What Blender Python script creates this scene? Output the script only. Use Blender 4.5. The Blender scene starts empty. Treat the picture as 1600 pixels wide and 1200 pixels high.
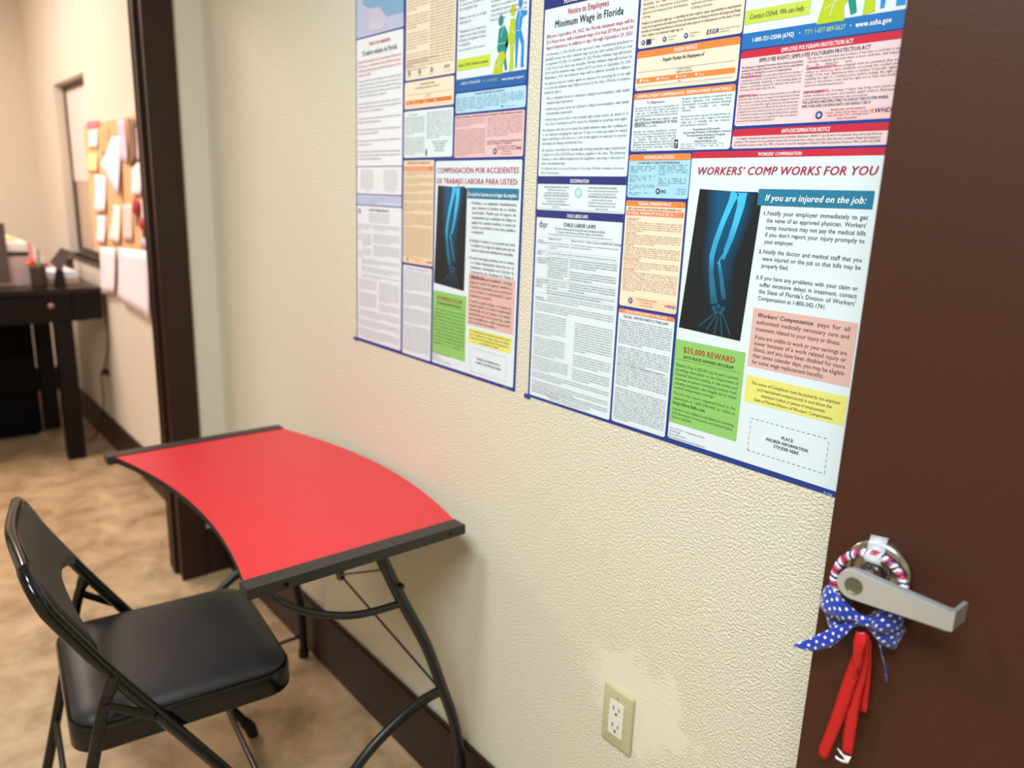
import bpy, bmesh, math, random
from mathutils import Vector, Matrix
random.seed(4)
SC = bpy.context.scene
COL = SC.collection

# ------------------------------------------------------------------ camera
YAW, PITCH, ROLL, F = math.radians(49.626), math.radians(13.747), math.radians(2.073), 1195.97
CAM = Vector((0.0, -0.925, 1.395))
_r = Vector((math.cos(YAW), math.sin(YAW), 0))
FW = Vector((-math.sin(YAW) * math.cos(PITCH), math.cos(YAW) * math.cos(PITCH), -math.sin(PITCH)))
_u = _r.cross(FW)
RT = _r * math.cos(ROLL) + _u * math.sin(ROLL)
UP = _u * math.cos(ROLL) - _r * math.sin(ROLL)
cam = bpy.data.cameras.new('camera')
cam.sensor_width = 36.0
cam.lens = F * 36.0 / 1600.0
cam.clip_start = 0.02
cam.dof.use_dof = True
cam.dof.focus_distance = 1.05
cam.dof.aperture_fstop = 3.2
cam_o = bpy.data.objects.new('camera', cam)
COL.objects.link(cam_o)
M = Matrix((RT, UP, -FW)).transposed().to_4x4()
M.translation = CAM
cam_o.matrix_world = M
SC.camera = cam_o

SC.view_settings.view_transform = 'Standard'
SC.view_settings.look = 'None'
SC.view_settings.gamma = 1.0
SC.view_settings.use_curve_mapping = False
SC.view_settings.exposure = 0.0

# ------------------------------------------------------------------ world and lamps
w = bpy.data.worlds.new('world')
SC.world = w
w.use_nodes = True
w.node_tree.nodes['Background'].inputs[0].default_value = (0.9, 0.93, 1.0, 1)
w.node_tree.nodes['Background'].inputs[1].default_value = 0.3


def area(name, loc, sx, sy, power, col, rot=(0, 0, 0)):
    l = bpy.data.lights.new(name, 'AREA')
    l.shape = 'RECTANGLE'
    l.size, l.size_y, l.energy, l.color = sx, sy, power, col
    o = bpy.data.objects.new(name, l)
    o.location, o.rotation_euler = loc, rot
    COL.objects.link(o)
    return o


area('ceiling_panel_lamp', (-1.16, -1.30, 2.66), 0.35, 0.35, 30, (0.84, 0.965, 1.0))
area('ceiling_panel_lamp', (0.10, -1.75, 2.66), 1.2, 0.6, 76, (0.84, 0.965, 1.0))
area('ceiling_panel_lamp', (-4.3, -1.1, 2.66), 1.2, 0.6, 58, (1.0, 0.82, 0.78))
area('ceiling_panel_lamp', (-4.3, -2.9, 2.66), 1.2, 0.6, 48, (1.0, 0.82, 0.78))


# ------------------------------------------------------------------ measuring helpers (a photo point on a known plane)
def ray(px, py):
    return FW + RT * ((px - 800) / F) - UP * ((py - 600) / F)


def onY(px, py, y=0.0):
    d = ray(px, py)
    return CAM + d * ((y - CAM.y) / d.y)


def onX(px, py, x):
    d = ray(px, py)
    return CAM + d * ((x - CAM.x) / d.x)


# ------------------------------------------------------------------ materials
def new_mat(name):
    m = bpy.data.materials.new(name)
    m.use_nodes = True
    return m, m.node_tree, m.node_tree.nodes['Principled BSDF']


def lin(c):
    return tuple(((v / 255) / 12.92 if v / 255 <= 0.04045 else ((v / 255 + 0.055) / 1.055) ** 2.4) for v in c)


def mat(name, rgb, rough=0.5, metal=0.0, noise=0.06, nscale=40, bump=0.0, bscale=200, coat=0.0, spec=0.5, coords='Object'):
    m, nt, b = new_mat(name)
    c = lin(rgb)
    b.inputs['Roughness'].default_value = rough
    b.inputs['Metallic'].default_value = metal
    b.inputs['Coat Weight'].default_value = coat
    b.inputs['Specular IOR Level'].default_value = spec
    tc = nt.nodes.new('ShaderNodeTexCoord')
    n = nt.nodes.new('ShaderNodeTexNoise')
    n.inputs['Scale'].default_value = nscale
    n.inputs['Detail'].default_value = 4
    nt.links.new(tc.outputs[coords], n.inputs['Vector'])
    mx = nt.nodes.new('ShaderNodeMix')
    mx.data_type = 'RGBA'
    mx.inputs['A'].default_value = (*[v * (1 - noise) for v in c], 1)
    mx.inputs['B'].default_value = (*[min(1, v * (1 + noise)) for v in c], 1)
    nt.links.new(n.outputs['Fac'], mx.inputs['Factor'])
    nt.links.new(mx.outputs['Result'], b.inputs['Base Color'])
    if bump:
        n2 = nt.nodes.new('ShaderNodeTexNoise')
        n2.inputs['Scale'].default_value = bscale
        n2.inputs['Detail'].default_value = 3
        nt.links.new(tc.outputs[coords], n2.inputs['Vector'])
        bp = nt.nodes.new('ShaderNodeBump')
        bp.inputs['Strength'].default_value = bump
        bp.inputs['Distance'].default_value = 0.002
        nt.links.new(n2.outputs['Fac'], bp.inputs['Height'])
        nt.links.new(bp.outputs['Normal'], b.inputs['Normal'])
    return m


def wall_material():
    """Painted knockdown texture, with a troweled smooth patch round the socket."""
    m, nt, b = new_mat('textured_cream_paint')
    L = nt.links.new
    N = nt.nodes.new
    b.inputs['Roughness'].default_value = 0.55
    geo = N('ShaderNodeNewGeometry')
    sep = N('ShaderNodeSeparateXYZ')
    L(geo.outputs['Position'], sep.inputs[0])
    n = N('ShaderNodeTexNoise')
    n.inputs['Scale'].default_value = 1.3
    L(geo.outputs['Position'], n.inputs['Vector'])
    mx = N('ShaderNodeMix')
    mx.data_type = 'RGBA'
    mx.inputs['A'].default_value = (*lin((227, 219, 197)), 1)
    mx.inputs['B'].default_value = (*lin((229, 219, 201)), 1)
    L(n.outputs['Fac'], mx.inputs['Factor'])
    # knockdown relief
    v1 = N('ShaderNodeTexNoise')
    v1.inputs['Scale'].default_value = 250
    v1.inputs['Detail'].default_value = 2
    v1.inputs['Distortion'].default_value = 0.0
    L(geo.outputs['Position'], v1.inputs['Vector'])
    r1 = N('ShaderNodeValToRGB')
    r1.color_ramp.elements[0].position = 0.42
    r1.color_ramp.elements[1].position = 0.62
    L(v1.outputs['Fac'], r1.inputs[0])
    # trowel strokes for the patch
    mp = N('ShaderNodeMapping')
    mp.inputs['Rotation'].default_value = (0, 0.7, 0)
    mp.inputs['Scale'].default_value = (30, 1, 260)
    L(geo.outputs['Position'], mp.inputs['Vector'])
    v2 = N('ShaderNodeTexNoise')
    v2.inputs['Scale'].default_value = 1.0
    v2.inputs['Distortion'].default_value = 1.2
    L(mp.outputs[0], v2.inputs['Vector'])

    def math_(op, a, bb, c=None):
        q = N('ShaderNodeMath')
        q.operation = op
        for i, s in enumerate((a, bb)):
            if s is None:
                continue
            if isinstance(s, (int, float)):
                q.inputs[i].default_value = s
            else:
                L(s, q.inputs[i])
        return q.outputs[0]
    dx = math_('MULTIPLY', math_('SUBTRACT', sep.outputs[0], -0.725), 1 / 0.115)
    dz = math_('MULTIPLY', math_('SUBTRACT', sep.outputs[2], 0.555), 1 / 0.085)
    dist = math_('SQRT', math_('ADD', math_('MULTIPLY', dx, dx), math_('MULTIPLY', dz, dz)), None)
    wob = N('ShaderNodeTexNoise')
    wob.inputs['Scale'].default_value = 25
    L(geo.outputs['Position'], wob.inputs['Vector'])
    dist = math_('ADD', dist, math_('MULTIPLY', math_('SUBTRACT', wob.outputs['Fac'], 0.5), 1.6))
    rm = N('ShaderNodeMapRange')
    rm.inputs['From Min'].default_value = 0.85
    rm.inputs['From Max'].default_value = 1.1
    L(dist, rm.inputs['Value'])
    hmix = N('ShaderNodeMix')
    hmix.data_type = 'FLOAT'
    L(rm.outputs[0], hmix.inputs['Factor'])
    L(math_('MULTIPLY', v2.outputs['Fac'], 0.55), hmix.inputs['A'])
    L(r1.outputs[0], hmix.inputs['B'])
    bp = N('ShaderNodeBump')
    bp.inputs['Strength'].default_value = 0.8
    bp.inputs['Distance'].default_value = 0.0015
    L(hmix.outputs['Result'], bp.inputs['Height'])
    L(bp.outputs['Normal'], b.inputs['Normal'])
    L(mx.outputs['Result'], b.inputs['Base Color'])
    return m


def floor_material():
    m, nt, b = new_mat('mottled_stained_concrete')
    L = nt.links.new
    N = nt.nodes.new
    geo = N('ShaderNodeNewGeometry')
    a = N('ShaderNodeTexNoise')
    a.inputs['Scale'].default_value = 6.5
    a.inputs['Detail'].default_value = 7
    a.inputs['Roughness'].default_value = 0.62
    a.inputs['Distortion'].default_value = 0.4
    L(geo.outputs['Position'], a.inputs['Vector'])
    r = N('ShaderNodeValToRGB')
    e = r.color_ramp.elements
    e[0].position, e[0].color = 0.30, (*lin((138, 112, 82)), 1)
    e[1].position, e[1].color = 0.70, (*lin((204, 176, 138)), 1)
    k = e.new(0.5)
    k.color = (*lin((180, 152, 116)), 1)
    L(a.outputs['Fac'], r.inputs[0])
    L(r.outputs[0], b.inputs['Base Color'])
    b.inputs['Roughness'].default_value = 0.34
    n2 = N('ShaderNodeTexNoise')
    n2.inputs['Scale'].default_value = 18
    L(geo.outputs['Position'], n2.inputs['Vector'])
    rr = N('ShaderNodeMapRange')
    rr.inputs['To Min'].default_value = 0.22
    rr.inputs['To Max'].default_value = 0.5
    L(n2.outputs['Fac'], rr.inputs['Value'])
    L(rr.outputs[0], b.inputs['Roughness'])
    return m


def print_material():
    """Ink and paper: the flat printed colour is carried by the mesh."""
    m, nt, b = new_mat('printed_ink')
    a = nt.nodes.new('ShaderNodeAttribute')
    a.attribute_name = 'ink'
    nt.links.new(a.outputs['Color'], b.inputs['Base Color'])
    b.inputs['Roughness'].default_value = 0.32
    b.inputs['Specular IOR Level'].default_value = 0.4
    return m


def dots_material():
    m, nt, b = new_mat('blue_polka_dot_ribbon')
    L = nt.links.new
    N = nt.nodes.new
    uv = N('ShaderNodeUVMap')
    uv.uv_map = 'UVMap'
    mp = N('ShaderNodeMapping')
    mp.inputs['Rotation'].default_value = (0, 0, math.radians(45))
    mp.inputs['Scale'].default_value = (125, 125, 125)
    L(uv.outputs[0], mp.inputs[0])
    v = N('ShaderNodeTexVoronoi')
    v.voronoi_dimensions = '2D'
    v.inputs['Randomness'].default_value = 0.0
    v.inputs['Scale'].default_value = 1.0
    L(mp.outputs[0], v.inputs['Vector'])
    r = N('ShaderNodeValToRGB')
    r.color_ramp.elements[0].position, r.color_ramp.elements[0].color = 0.17, (0.85, 0.88, 0.95, 1)
    r.color_ramp.elements[1].position, r.color_ramp.elements[1].color = 0.22, (*lin((14, 50, 166)), 1)
    L(v.outputs['Distance'], r.inputs[0])
    L(r.outputs[0], b.inputs['Base Color'])
    b.inputs['Roughness'].default_value = 0.45
    b.inputs['Sheen Weight'].default_value = 0.3
    return m


M_WALL = wall_material()
M_FLOOR = floor_material()
M_INK = print_material()
M_DOTS = dots_material()
M_CEIL = mat('white_ceiling_paint', (235, 232, 224), 0.8, bump=0.2)
M_TRIM = mat('dark_brown_trim_paint', (47, 28, 21), 0.42, spec=0.28, noise=0.08, nscale=6, bump=0.08, bscale=90)
M_DOOR = mat('chocolate_brown_door_paint', (66, 34, 22), 0.46, noise=0.06, nscale=3, spec=0.3, bump=0.12, bscale=260)
M_RED = mat('red_laminate', (208, 40, 50), 0.38, noise=0.02, nscale=4)
M_BLACKPC = mat('black_powder_coat', (19, 18, 18), 0.34, noise=0.1, bump=0.1, bscale=500)
M_BAR = mat('charcoal_bar_enamel', (38, 35, 34), 0.42, noise=0.05)
M_GLOSS = mat('gloss_black_tube', (8, 8, 9), 0.16, noise=0.05, coat=0.0, spec=0.45)
M_VINYL = mat('black_vinyl', (30, 29, 30), 0.40, noise=0.08, nscale=300, bump=0.15, bscale=700)
M_NICKEL = mat('satin_nickel', (206, 210, 216), 0.36, metal=0.72, noise=0.03, nscale=300)
M_ROSE = mat('polished_nickel_rose', (168, 166, 160), 0.24, metal=1.0, noise=0.03, nscale=300)
M_STEELD = mat('brushed_cylinder_metal', (116, 112, 92), 0.3, metal=0.6, noise=0.08, nscale=200)
M_TAPE = None
M_REDRIB = mat('red_satin_ribbon', (188, 18, 22), 0.33, noise=0.08, nscale=120, bump=0.2, bscale=120)
M_WHITE = mat('white_frayed_thread', (225, 222, 224), 0.6)
M_IVORY = mat('ivory_plate_plastic', (190, 182, 142), 0.35, noise=0.02)
M_SOCK = mat('white_socket_plastic', (226, 224, 210), 0.3, noise=0.02)
M_DARK = mat('slot_black', (16, 14, 12), 0.7)
M_DESKW = mat('espresso_desk_wood', (17, 11, 10), 0.45, spec=0.2, noise=0.2, nscale=12)
M_DESKT = mat('espresso_desk_top_gloss', (30, 21, 18), 0.3, spec=0.35, noise=0.2, nscale=12)
M_CORK = mat('cork_board_face', (226, 178, 124), 0.8, noise=0.2, nscale=120, bump=0.3)
M_FRAMEW = mat('dark_window_frame', (52, 36, 36), 0.4)
M_BLUETAPE = mat('blue_corner_tab', (30, 64, 150), 0.4)


def flat(name, rgb, rough=0.6, **k):
    return mat(name, rgb, rough, noise=0.03, **k)


def clear_tape():
    m, nt, b = new_mat('clear_sticky_tape')
    b.inputs['Base Color'].default_value = (0.86, 0.88, 0.95, 1)
    b.inputs['Roughness'].default_value = 0.22
    b.inputs['Alpha'].default_value = 0.45
    return m


M_TAPE = clear_tape()


# ------------------------------------------------------------------ object helpers
def tag(o, label=None, cat=None, group=None, kind=None):
    if label:
        o['label'] = label
    if cat:
        o['category'] = cat
    if group:
        o['group'] = group
    if kind:
        o['kind'] = kind
    return o


def empty(name, loc=(0, 0, 0), rz=0.0, parent=None):
    o = bpy.data.objects.new(name, None)
    o.empty_display_size = 0.05
    o.location = loc
    o.rotation_euler = (0, 0, rz)
    if parent:
        o.parent = parent
    COL.objects.link(o)
    return o


def link(name, me, m, parent=None, smooth=False):
    if m:
        me.materials.append(m)
    if smooth:
        me.polygons.foreach_set('use_smooth', [True] * len(me.polygons))
    o = bpy.data.objects.new(name, me)
    if parent:
        o.parent = parent
    COL.objects.link(o)
    return o


def from_bm(name, bm, m, parent=None, smooth=False):
    bmesh.ops.recalc_face_normals(bm, faces=bm.faces)
    me = bpy.data.meshes.new(name)
    bm.to_mesh(me)
    bm.free()
    o = link(name, me, m, parent, smooth)
    if smooth:
        try:
            me.set_sharp_from_angle(angle=math.radians(40))
        except Exception:
            pass
    return o


def box(bm, lo, hi, bev=0.0, mtx=None):
    r = bmesh.ops.create_cube(bm, size=1.0)
    vs = r['verts']
    for v in vs:
        v.co = Vector(((lo[i] + hi[i]) / 2 + v.co[i] * (hi[i] - lo[i]) for i in range(3)))
    if bev:
        es = list({e for v in vs for e in v.link_edges})
        rb = bmesh.ops.bevel(bm, geom=es, offset=bev, segments=2, affect='EDGES')
        vs = list({v for f in rb['faces'] for v in f.verts} | {v for v in vs if v.is_valid})
    if mtx:
        seen = set()
        for v in vs:
            for vv in [v]:
                if vv.is_valid and vv not in seen:
                    seen.add(vv)
                    vv.co = mtx @ vv.co
    return bm


def boxes(name, lst, m, parent=None, bev=0.0):
    bm = bmesh.new()
    for lo, hi in lst:
        box(bm, lo, hi, bev)
    return from_bm(name, bm, m, parent)


def catmull(pts, n=6):
    pts = [Vector(p) for p in pts]
    out = []
    for i in range(len(pts) - 1):
        p0, p1, p2, p3 = pts[max(0, i - 1)], pts[i], pts[i + 1], pts[min(len(pts) - 1, i + 2)]
        for k in range(n):
            t = k / n
            out.append(0.5 * ((2 * p1) + (p2 - p0) * t + (2 * p0 - 5 * p1 + 4 * p2 - p3) * t * t + (3 * p1 - p0 - 3 * p2 + p3) * t ** 3))
    out.append(pts[-1])
    return out


def tube(bm, pts, r, seg=12, cap=True, flat_=1.0, flat_dir=None, closed=False):
    """Sweep a circle (or an oval, flattened along flat_dir) along pts."""
    pts = [Vector(p) for p in pts]
    n = len(pts)
    rings = []
    prev = None
    for i, p in enumerate(pts):
        if closed:
            t = (pts[(i + 1) % n] - pts[i - 1]).normalized()
        else:
            t = (pts[min(n - 1, i + 1)] - pts[max(0, i - 1)]).normalized()
        if prev is None:
            ref = flat_dir or (Vector((0, 0, 1)) if abs(t.z) < 0.9 else Vector((1, 0, 0)))
            a = (ref - t * ref.dot(t)).normalized()
        else:
            a = (prev - t * prev.dot(t)).normalized()
        prev = a
        b = t.cross(a)
        rr = r[i] if isinstance(r, (list, tuple)) else r
        rings.append([bm.verts.new(p + a * (math.cos(2 * math.pi * k / seg) * rr * flat_) + b * (math.sin(2 * math.pi * k / seg) * rr)) for k in range(seg)])
    rng = range(n) if closed else range(n - 1)
    for i in rng:
        A, B = rings[i], rings[(i + 1) % n]
        for k in range(seg):
            bm.faces.new((A[k], A[(k + 1) % seg], B[(k + 1) % seg], B[k]))
    if cap and not closed:
        bm.faces.new(rings[0][::-1])
        bm.faces.new(rings[-1])
    return bm


def tube_obj(name, pts, r, m, parent=None, seg=12, **k):
    bm = bmesh.new()
    tube(bm, pts, r, seg, **k)
    return from_bm(name, bm, m, parent, True)


def rrect(w0, w1, h0, h1, r, n=4):
    """Rounded rectangle outline, counter-clockwise."""
    out = []
    r = min(r, (w1 - w0) / 2, (h1 - h0) / 2)
    for cx, cy, a0 in ((w1 - r, h0 + r, -90), (w1 - r, h1 - r, 0), (w0 + r, h1 - r, 90), (w0 + r, h0 + r, 180)):
        for k in range(n + 1):
            a = math.radians(a0 + 90 * k / n)
            out.append((cx + r * math.cos(a), cy + r * math.sin(a)))
    return out


def loft(bm, rings, cap0=True, cap1=True):
    R = [[bm.verts.new(Vector(p)) for p in ring] for ring in rings]
    n = len(R[0])
    for a, b in zip(R, R[1:]):
        for k in range(n):
            bm.faces.new((a[k], a[(k + 1) % n], b[(k + 1) % n], b[k]))
    if cap0:
        bm.faces.new(R[0][::-1])
    if cap1:
        bm.faces.new(R[-1])
    return R


# ------------------------------------------------------------------ the setting
XP, XPB = -2.684, -2.80          # partition with the doorway: near and far face
ZC = 2.70
XF = -5.90                       # far wall of the next room
wx0, wx1, wz0, wz1 = -5.10, -4.36, 0.99, 1.905
S = dict(kind='structure')


def struct(o, label=None):
    o['kind'] = 'structure'
    if label:
        o['label'] = label
    return o


struct(boxes('floor', [((XF - 0.1, -4.2, -0.06), (2.0, 0.12, 0.0))], M_FLOOR))
struct(boxes('ceiling', [((XF - 0.1, -4.2, ZC), (2.0, 0.3, ZC + 0.06))], M_CEIL))
struct(boxes('wall_right', [((XF, 0, 0), (wx0, 0.12, ZC)), ((wx1, 0, 0), (2.0, 0.12, ZC)), ((wx0, 0, 0), (wx1, 0.12, wz0)), ((wx0, 0, wz1), (wx1, 0.12, ZC))], M_WALL))
struct(boxes('wall_partition', [((XPB, -0.13, 0), (XP, 0, ZC)), ((XPB, -1.20, 2.12), (XP, -0.13, ZC)), ((XPB, -4.1, 0), (XP, -1.20, ZC))], M_WALL))
struct(boxes('wall_far', [((XF - 0.1, -4.1, 0), (XF, 0.12, ZC))], M_WALL))
struct(boxes('wall_left', [((XF, -4.2, 0), (2.0, -4.1, ZC))], M_WALL))
struct(boxes('wall_rear', [((2.0, -4.2, 0), (2.1, 0.12, ZC))], M_WALL))


def baseboard(name, pts):
    lo, hi = pts
    bm = bmesh.new()
    box(bm, lo, hi, 0.004)
    return struct(from_bm(name, bm, M_TRIM))


baseboard('baseboard_right', ((XP, -0.016, 0), (1.99, 0.0, 0.178)))
baseboard('baseboard_partition', ((XP, -0.09, 0), (XP + 0.016, -0.016, 0.178)))
baseboard('baseboard_annex', ((XF, -0.016, 0), (XPB, 0.0, 0.160)))
baseboard('baseboard_far', ((XF, -4.1, 0), (XF + 0.016, -0.016, 0.160)))
# door frame in the partition: casing, jamb and stop
tr = struct(empty('trim_1'), 'dark brown door casing beside the desk wall')
boxes('casing', [((XP - 0.001, -0.185, 0), (XP + 0.018, -0.092, 2.19)), ((XP - 0.001, -1.26, 0), (XP + 0.018, -1.165, 2.19)), ((XP - 0.001, -1.165, 2.10), (XP + 0.018, -0.185, 2.19))], M_TRIM, tr, 0.003)
boxes('jamb', [((XPB - 0.0, -0.178, 0), (XP - 0.001, -0.128, 2.13)), ((XPB, -1.222, 0), (XP - 0.001, -1.172, 2.13)), ((XPB, -1.172, 2.09), (XP - 0.001, -0.178, 2.13))], M_TRIM, tr, 0.002)
boxes('door_stop', [((XPB + 0.030, -0.190, 0), (XPB + 0.062, -0.178, 2.09)), ((XPB + 0.030, -1.172, 0), (XPB + 0.062, -1.160, 2.09))], M_TRIM, tr, 0.002)
boxes('rear_casing', [((XPB - 0.016, -0.185, 0), (XPB, -0.092, 2.19))], M_TRIM, tr, 0.003)

# pass-through window of the next room
wn = struct(empty('window_1', (wx0, 0.05, wz0)), 'recessed interior window with dark frame beside the cork board')


def rel(lo, hi, o):
    L_ = o.location
    return (tuple(lo[i] - L_[i] for i in range(3)), tuple(hi[i] - L_[i] for i in range(3)))


boxes('window_frame', [rel((wx0, 0.048, wz0), (wx0 + 0.035, 0.075, wz1), wn), rel((wx1 - 0.035, 0.048, wz0), (wx1, 0.075, wz1), wn),
                       rel((wx0 + 0.035, 0.048, wz1 - 0.03), (wx1 - 0.035, 0.075, wz1), wn), rel((wx0 + 0.035, 0.048, wz0), (wx1 - 0.035, 0.075, wz0 + 0.035), wn)], M_FRAMEW, wn, 0.003)
boxes('window_sill', [rel((wx0 - 0.01, -0.012, wz0 - 0.022), (wx1 + 0.01, 0.048, wz0), wn)], M_FRAMEW, wn, 0.003)
boxes('pane', [rel((wx0 + 0.035, 0.060, wz0 + 0.035), (wx1 - 0.035, 0.066, 1.40), wn)], flat('smoky_beige_pane', (196, 172, 146), 0.2), wn)
boxes('window_blind', [rel((wx0 + 0.036, 0.055, 1.395), (wx1 - 0.036, 0.068, wz1 - 0.03), wn)], flat('pale_pink_blind', (238, 214, 205), 0.5), wn)

# ------------------------------------------------------------------ poster printing
GL = {}


def build_glyphs():
    chars = sorted(set(''.join(chr(c) for c in range(33, 127)) + '’•áéíóúñÓÍÁÉ–'))
    for key, off, shear, res in (('r', 0.0, 0, 2), ('i', 0.0, 0.25, 2), ('m', 0.0, 0, 1)):
        obs = []
        spec = [(c, c) for c in chars] + [(c + 'ADV', '|' + c + '|') for c in chars] + [(' ADV', '| |'), ('ADV', '||')]
        for nm, body in spec:
            c = bpy.data.curves.new('t', 'FONT')
            c.resolution_u = res
            c.offset = off if 'ADV' not in nm else 0
            c.shear = shear if 'ADV' not in nm else 0
            c.body = body
            c.dimensions = '2D'
            o = bpy.data.objects.new('t', c)
            COL.objects.link(o)
            obs.append((nm, o))
        bpy.context.view_layer.update()
        dg = bpy.context.evaluated_depsgraph_get()
        T = {}
        for nm, o in obs:
            me = o.evaluated_get(dg).to_mesh()
            vs = [(v.co.x, v.co.y, 0.0) for v in me.vertices]
            if 'ADV' in nm:
                T[nm] = max(v[0] for v in vs) - min(v[0] for v in vs)
            else:
                T[nm] = (vs, [tuple(p.vertices) for p in me.polygons])
            o.evaluated_get(dg).to_mesh_clear()
        for nm, o in obs:
            c = o.data
            bpy.data.objects.remove(o)
            bpy.data.curves.remove(c)
        base = T['ADV']
        adv = {c: T[c + 'ADV'] - base for c in chars}
        adv[' '] = T[' ADV'] - base
        GL[key] = ({c: T[c] for c in chars}, adv)
    # heavier cuts: each letter struck twice with a small shift
    for key, src, dx in (('b', 'r', 0.050), ('bi', 'i', 0.045), ('mb', 'm', 0.035)):
        G, A = GL[src]
        GL[key] = ({c: ([(x, y, 0.0) for x, y, _ in vs] + [(x + dx, y, 0.00006) for x, y, _ in vs], fs + [tuple(i + len(vs) for i in f) for f in fs]) for c, (vs, fs) in G.items()}, {c: a + (dx if c != ' ' else 0) for c, a in A.items()})


build_glyphs()
SPACE = 0.33


class Print:
    """Collects flat shapes and lettering of one poster layer, in poster coordinates (metres)."""

    def __init__(s, mapf):
        s.v, s.f, s.c, s.map = [], [], [], mapf

    def poly(s, pts, rgb, y=0.0):
        b = len(s.v)
        s.v += [s.map(p[0], p[1], y) for p in pts]
        s.f.append(tuple(range(b, b + len(pts))))
        s.c += [rgb] * len(pts)

    def rect(s, u0, u1, v0, v1, rgb, y=0.0, r=0.0, roundtop=True, roundbot=True):
        if r <= 0:
            s.poly([(u0, v0), (u1, v0), (u1, v1), (u0, v1)], rgb, y)
            return
        out = []
        for cx, cy, a0, on, X, Y in ((u1 - r, v0 + r, -90, roundbot, u1, v0), (u1 - r, v1 - r, 0, roundtop, u1, v1), (u0 + r, v1 - r, 90, roundtop, u0, v1), (u0 + r, v0 + r, 180, roundbot, u0, v0)):
            if not on:
                out.append((X, Y))
                continue
            for k in range(5):
                a = math.radians(a0 + 90 * k / 4)
                out.append((cx + r * math.cos(a), cy + r * math.sin(a)))
        s.poly(out, rgb, y)

    def line(s, a, b, wd, rgb, y=0.0):
        a, b = Vector(a), Vector(b)
        n = (b - a).normalized()
        n = Vector((-n.y, n.x)) * wd / 2
        s.poly([a - n, b - n, b + n, a + n], rgb, y)

    def disc(s, c, r, rgb, y=0.0, n=16, ry=None):
        s.poly([(c[0] + r * math.cos(2 * math.pi * k / n), c[1] + (ry or r) * math.sin(2 * math.pi * k / n)) for k in range(n)], rgb, y)

    def stroke(s, pts, ws, cols, y=0.0):
        P = [Vector(p) for p in pts]
        b = len(s.v)
        for i, p in enumerate(P):
            t = (P[min(len(P) - 1, i + 1)] - P[max(0, i - 1)]).normalized()
            n = Vector((-t.y, t.x)) * ws[i] / 2
            s.v += [s.map(*(p - n), y), s.map(*(p + n), y)]
            s.c += [cols[i]] * 2
        for i in range(len(P) - 1):
            s.f.append((b + 2 * i, b + 2 * i + 1, b + 2 * i + 3, b + 2 * i + 2))

    def soft(s, pts, ws, cols, edge, y=0.0):
        P = [Vector(p) for p in pts]
        b = len(s.v)
        for i, p in enumerate(P):
            t = (P[min(len(P) - 1, i + 1)] - P[max(0, i - 1)]).normalized()
            n = Vector((-t.y, t.x)) * ws[i] / 2
            for k, c in ((-1, edge), (-0.45, cols[i]), (0.45, cols[i]), (1, edge)):
                s.v.append(s.map(*(p + n * k), y))
                s.c.append(c)
        for i in range(len(P) - 1):
            for k in range(3):
                a = b + 4 * i + k
                s.f.append((a, a + 1, a + 5, a + 4))

    def width(s, txt, style):
        A = GL[style][1]
        return sum(A.get(ch, 0.5) for ch in txt)

    def text(s, txt, u, v, size, rgb, style='r', y=0.0, width=None, align='l', sx=1.0, justify=None, rot=0.0):
        """Baseline at v. width: squeeze to that width. justify: spread spaces to that width."""
        G, A = GL[style]
        W = s.width(txt, style) * size * sx
        extra = 0.0
        if width:
            sx *= width / W
            W = width
        if justify and ' ' in txt:
            n = txt.count(' ')
            if W > justify:
                sx *= justify / W
            else:
                g = min(justify * 0.97 / W, 1.3)
                if g > 1:
                    sx *= g
                    W *= g
                extra = min((justify - W) / n, size * 1.6)
            W = justify
        x = u - (W / 2 if align == 'c' else W if align == 'r' else 0)
        cr, sr = math.cos(rot), math.sin(rot)
        u0 = x
        for ch in txt:
            if ch in G:
                vs, fs = G[ch]
                b = len(s.v)
                for vx, vy, vl in vs:
                    dx, dy = (x - u0) + vx * size * sx, vy * size
                    s.v.append(s.map(u0 + dx * cr - dy * sr, v + dx * sr + dy * cr, y - vl))
                s.c += [rgb] * len(vs)
                s.f += [tuple(i + b for i in f) for f in fs]
            x += A.get(ch, 0.5) * size * sx + (extra if ch == ' ' else 0)

    def para(s, lines, u0, u1, v, pitch, size, rgb, style='m', last=True, sx=0.86):
        for i, t in enumerate(lines):
            if t:
                if t.endswith('¬') or i == len(lines) - 1 or (i + 1 < len(lines) and not lines[i + 1]):
                    t = t.rstrip('¬')
                    W = s.width(t, style) * size * sx
                    s.text(t, u0, v, size, rgb, style, sx=sx * min(1, (u1 - u0) / W))
                else:
                    s.text(t, u0, v, size, rgb, style, sx=sx, justify=u1 - u0)
            v -= pitch
        return v

    def build(s, name, parent):
        me = bpy.data.meshes.new(name)
        me.from_pydata(s.v, [], s.f)
        at = me.color_attributes.new('ink', 'FLOAT_COLOR', 'POINT')
        flatc = []
        cache = {}
        for c in s.c:
            if c not in cache:
                cache[c] = (*lin(c), 1.0)
            flatc += cache[c]
        at.data.foreach_set('color', flatc)
        return link(name, me, M_INK, parent)


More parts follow.
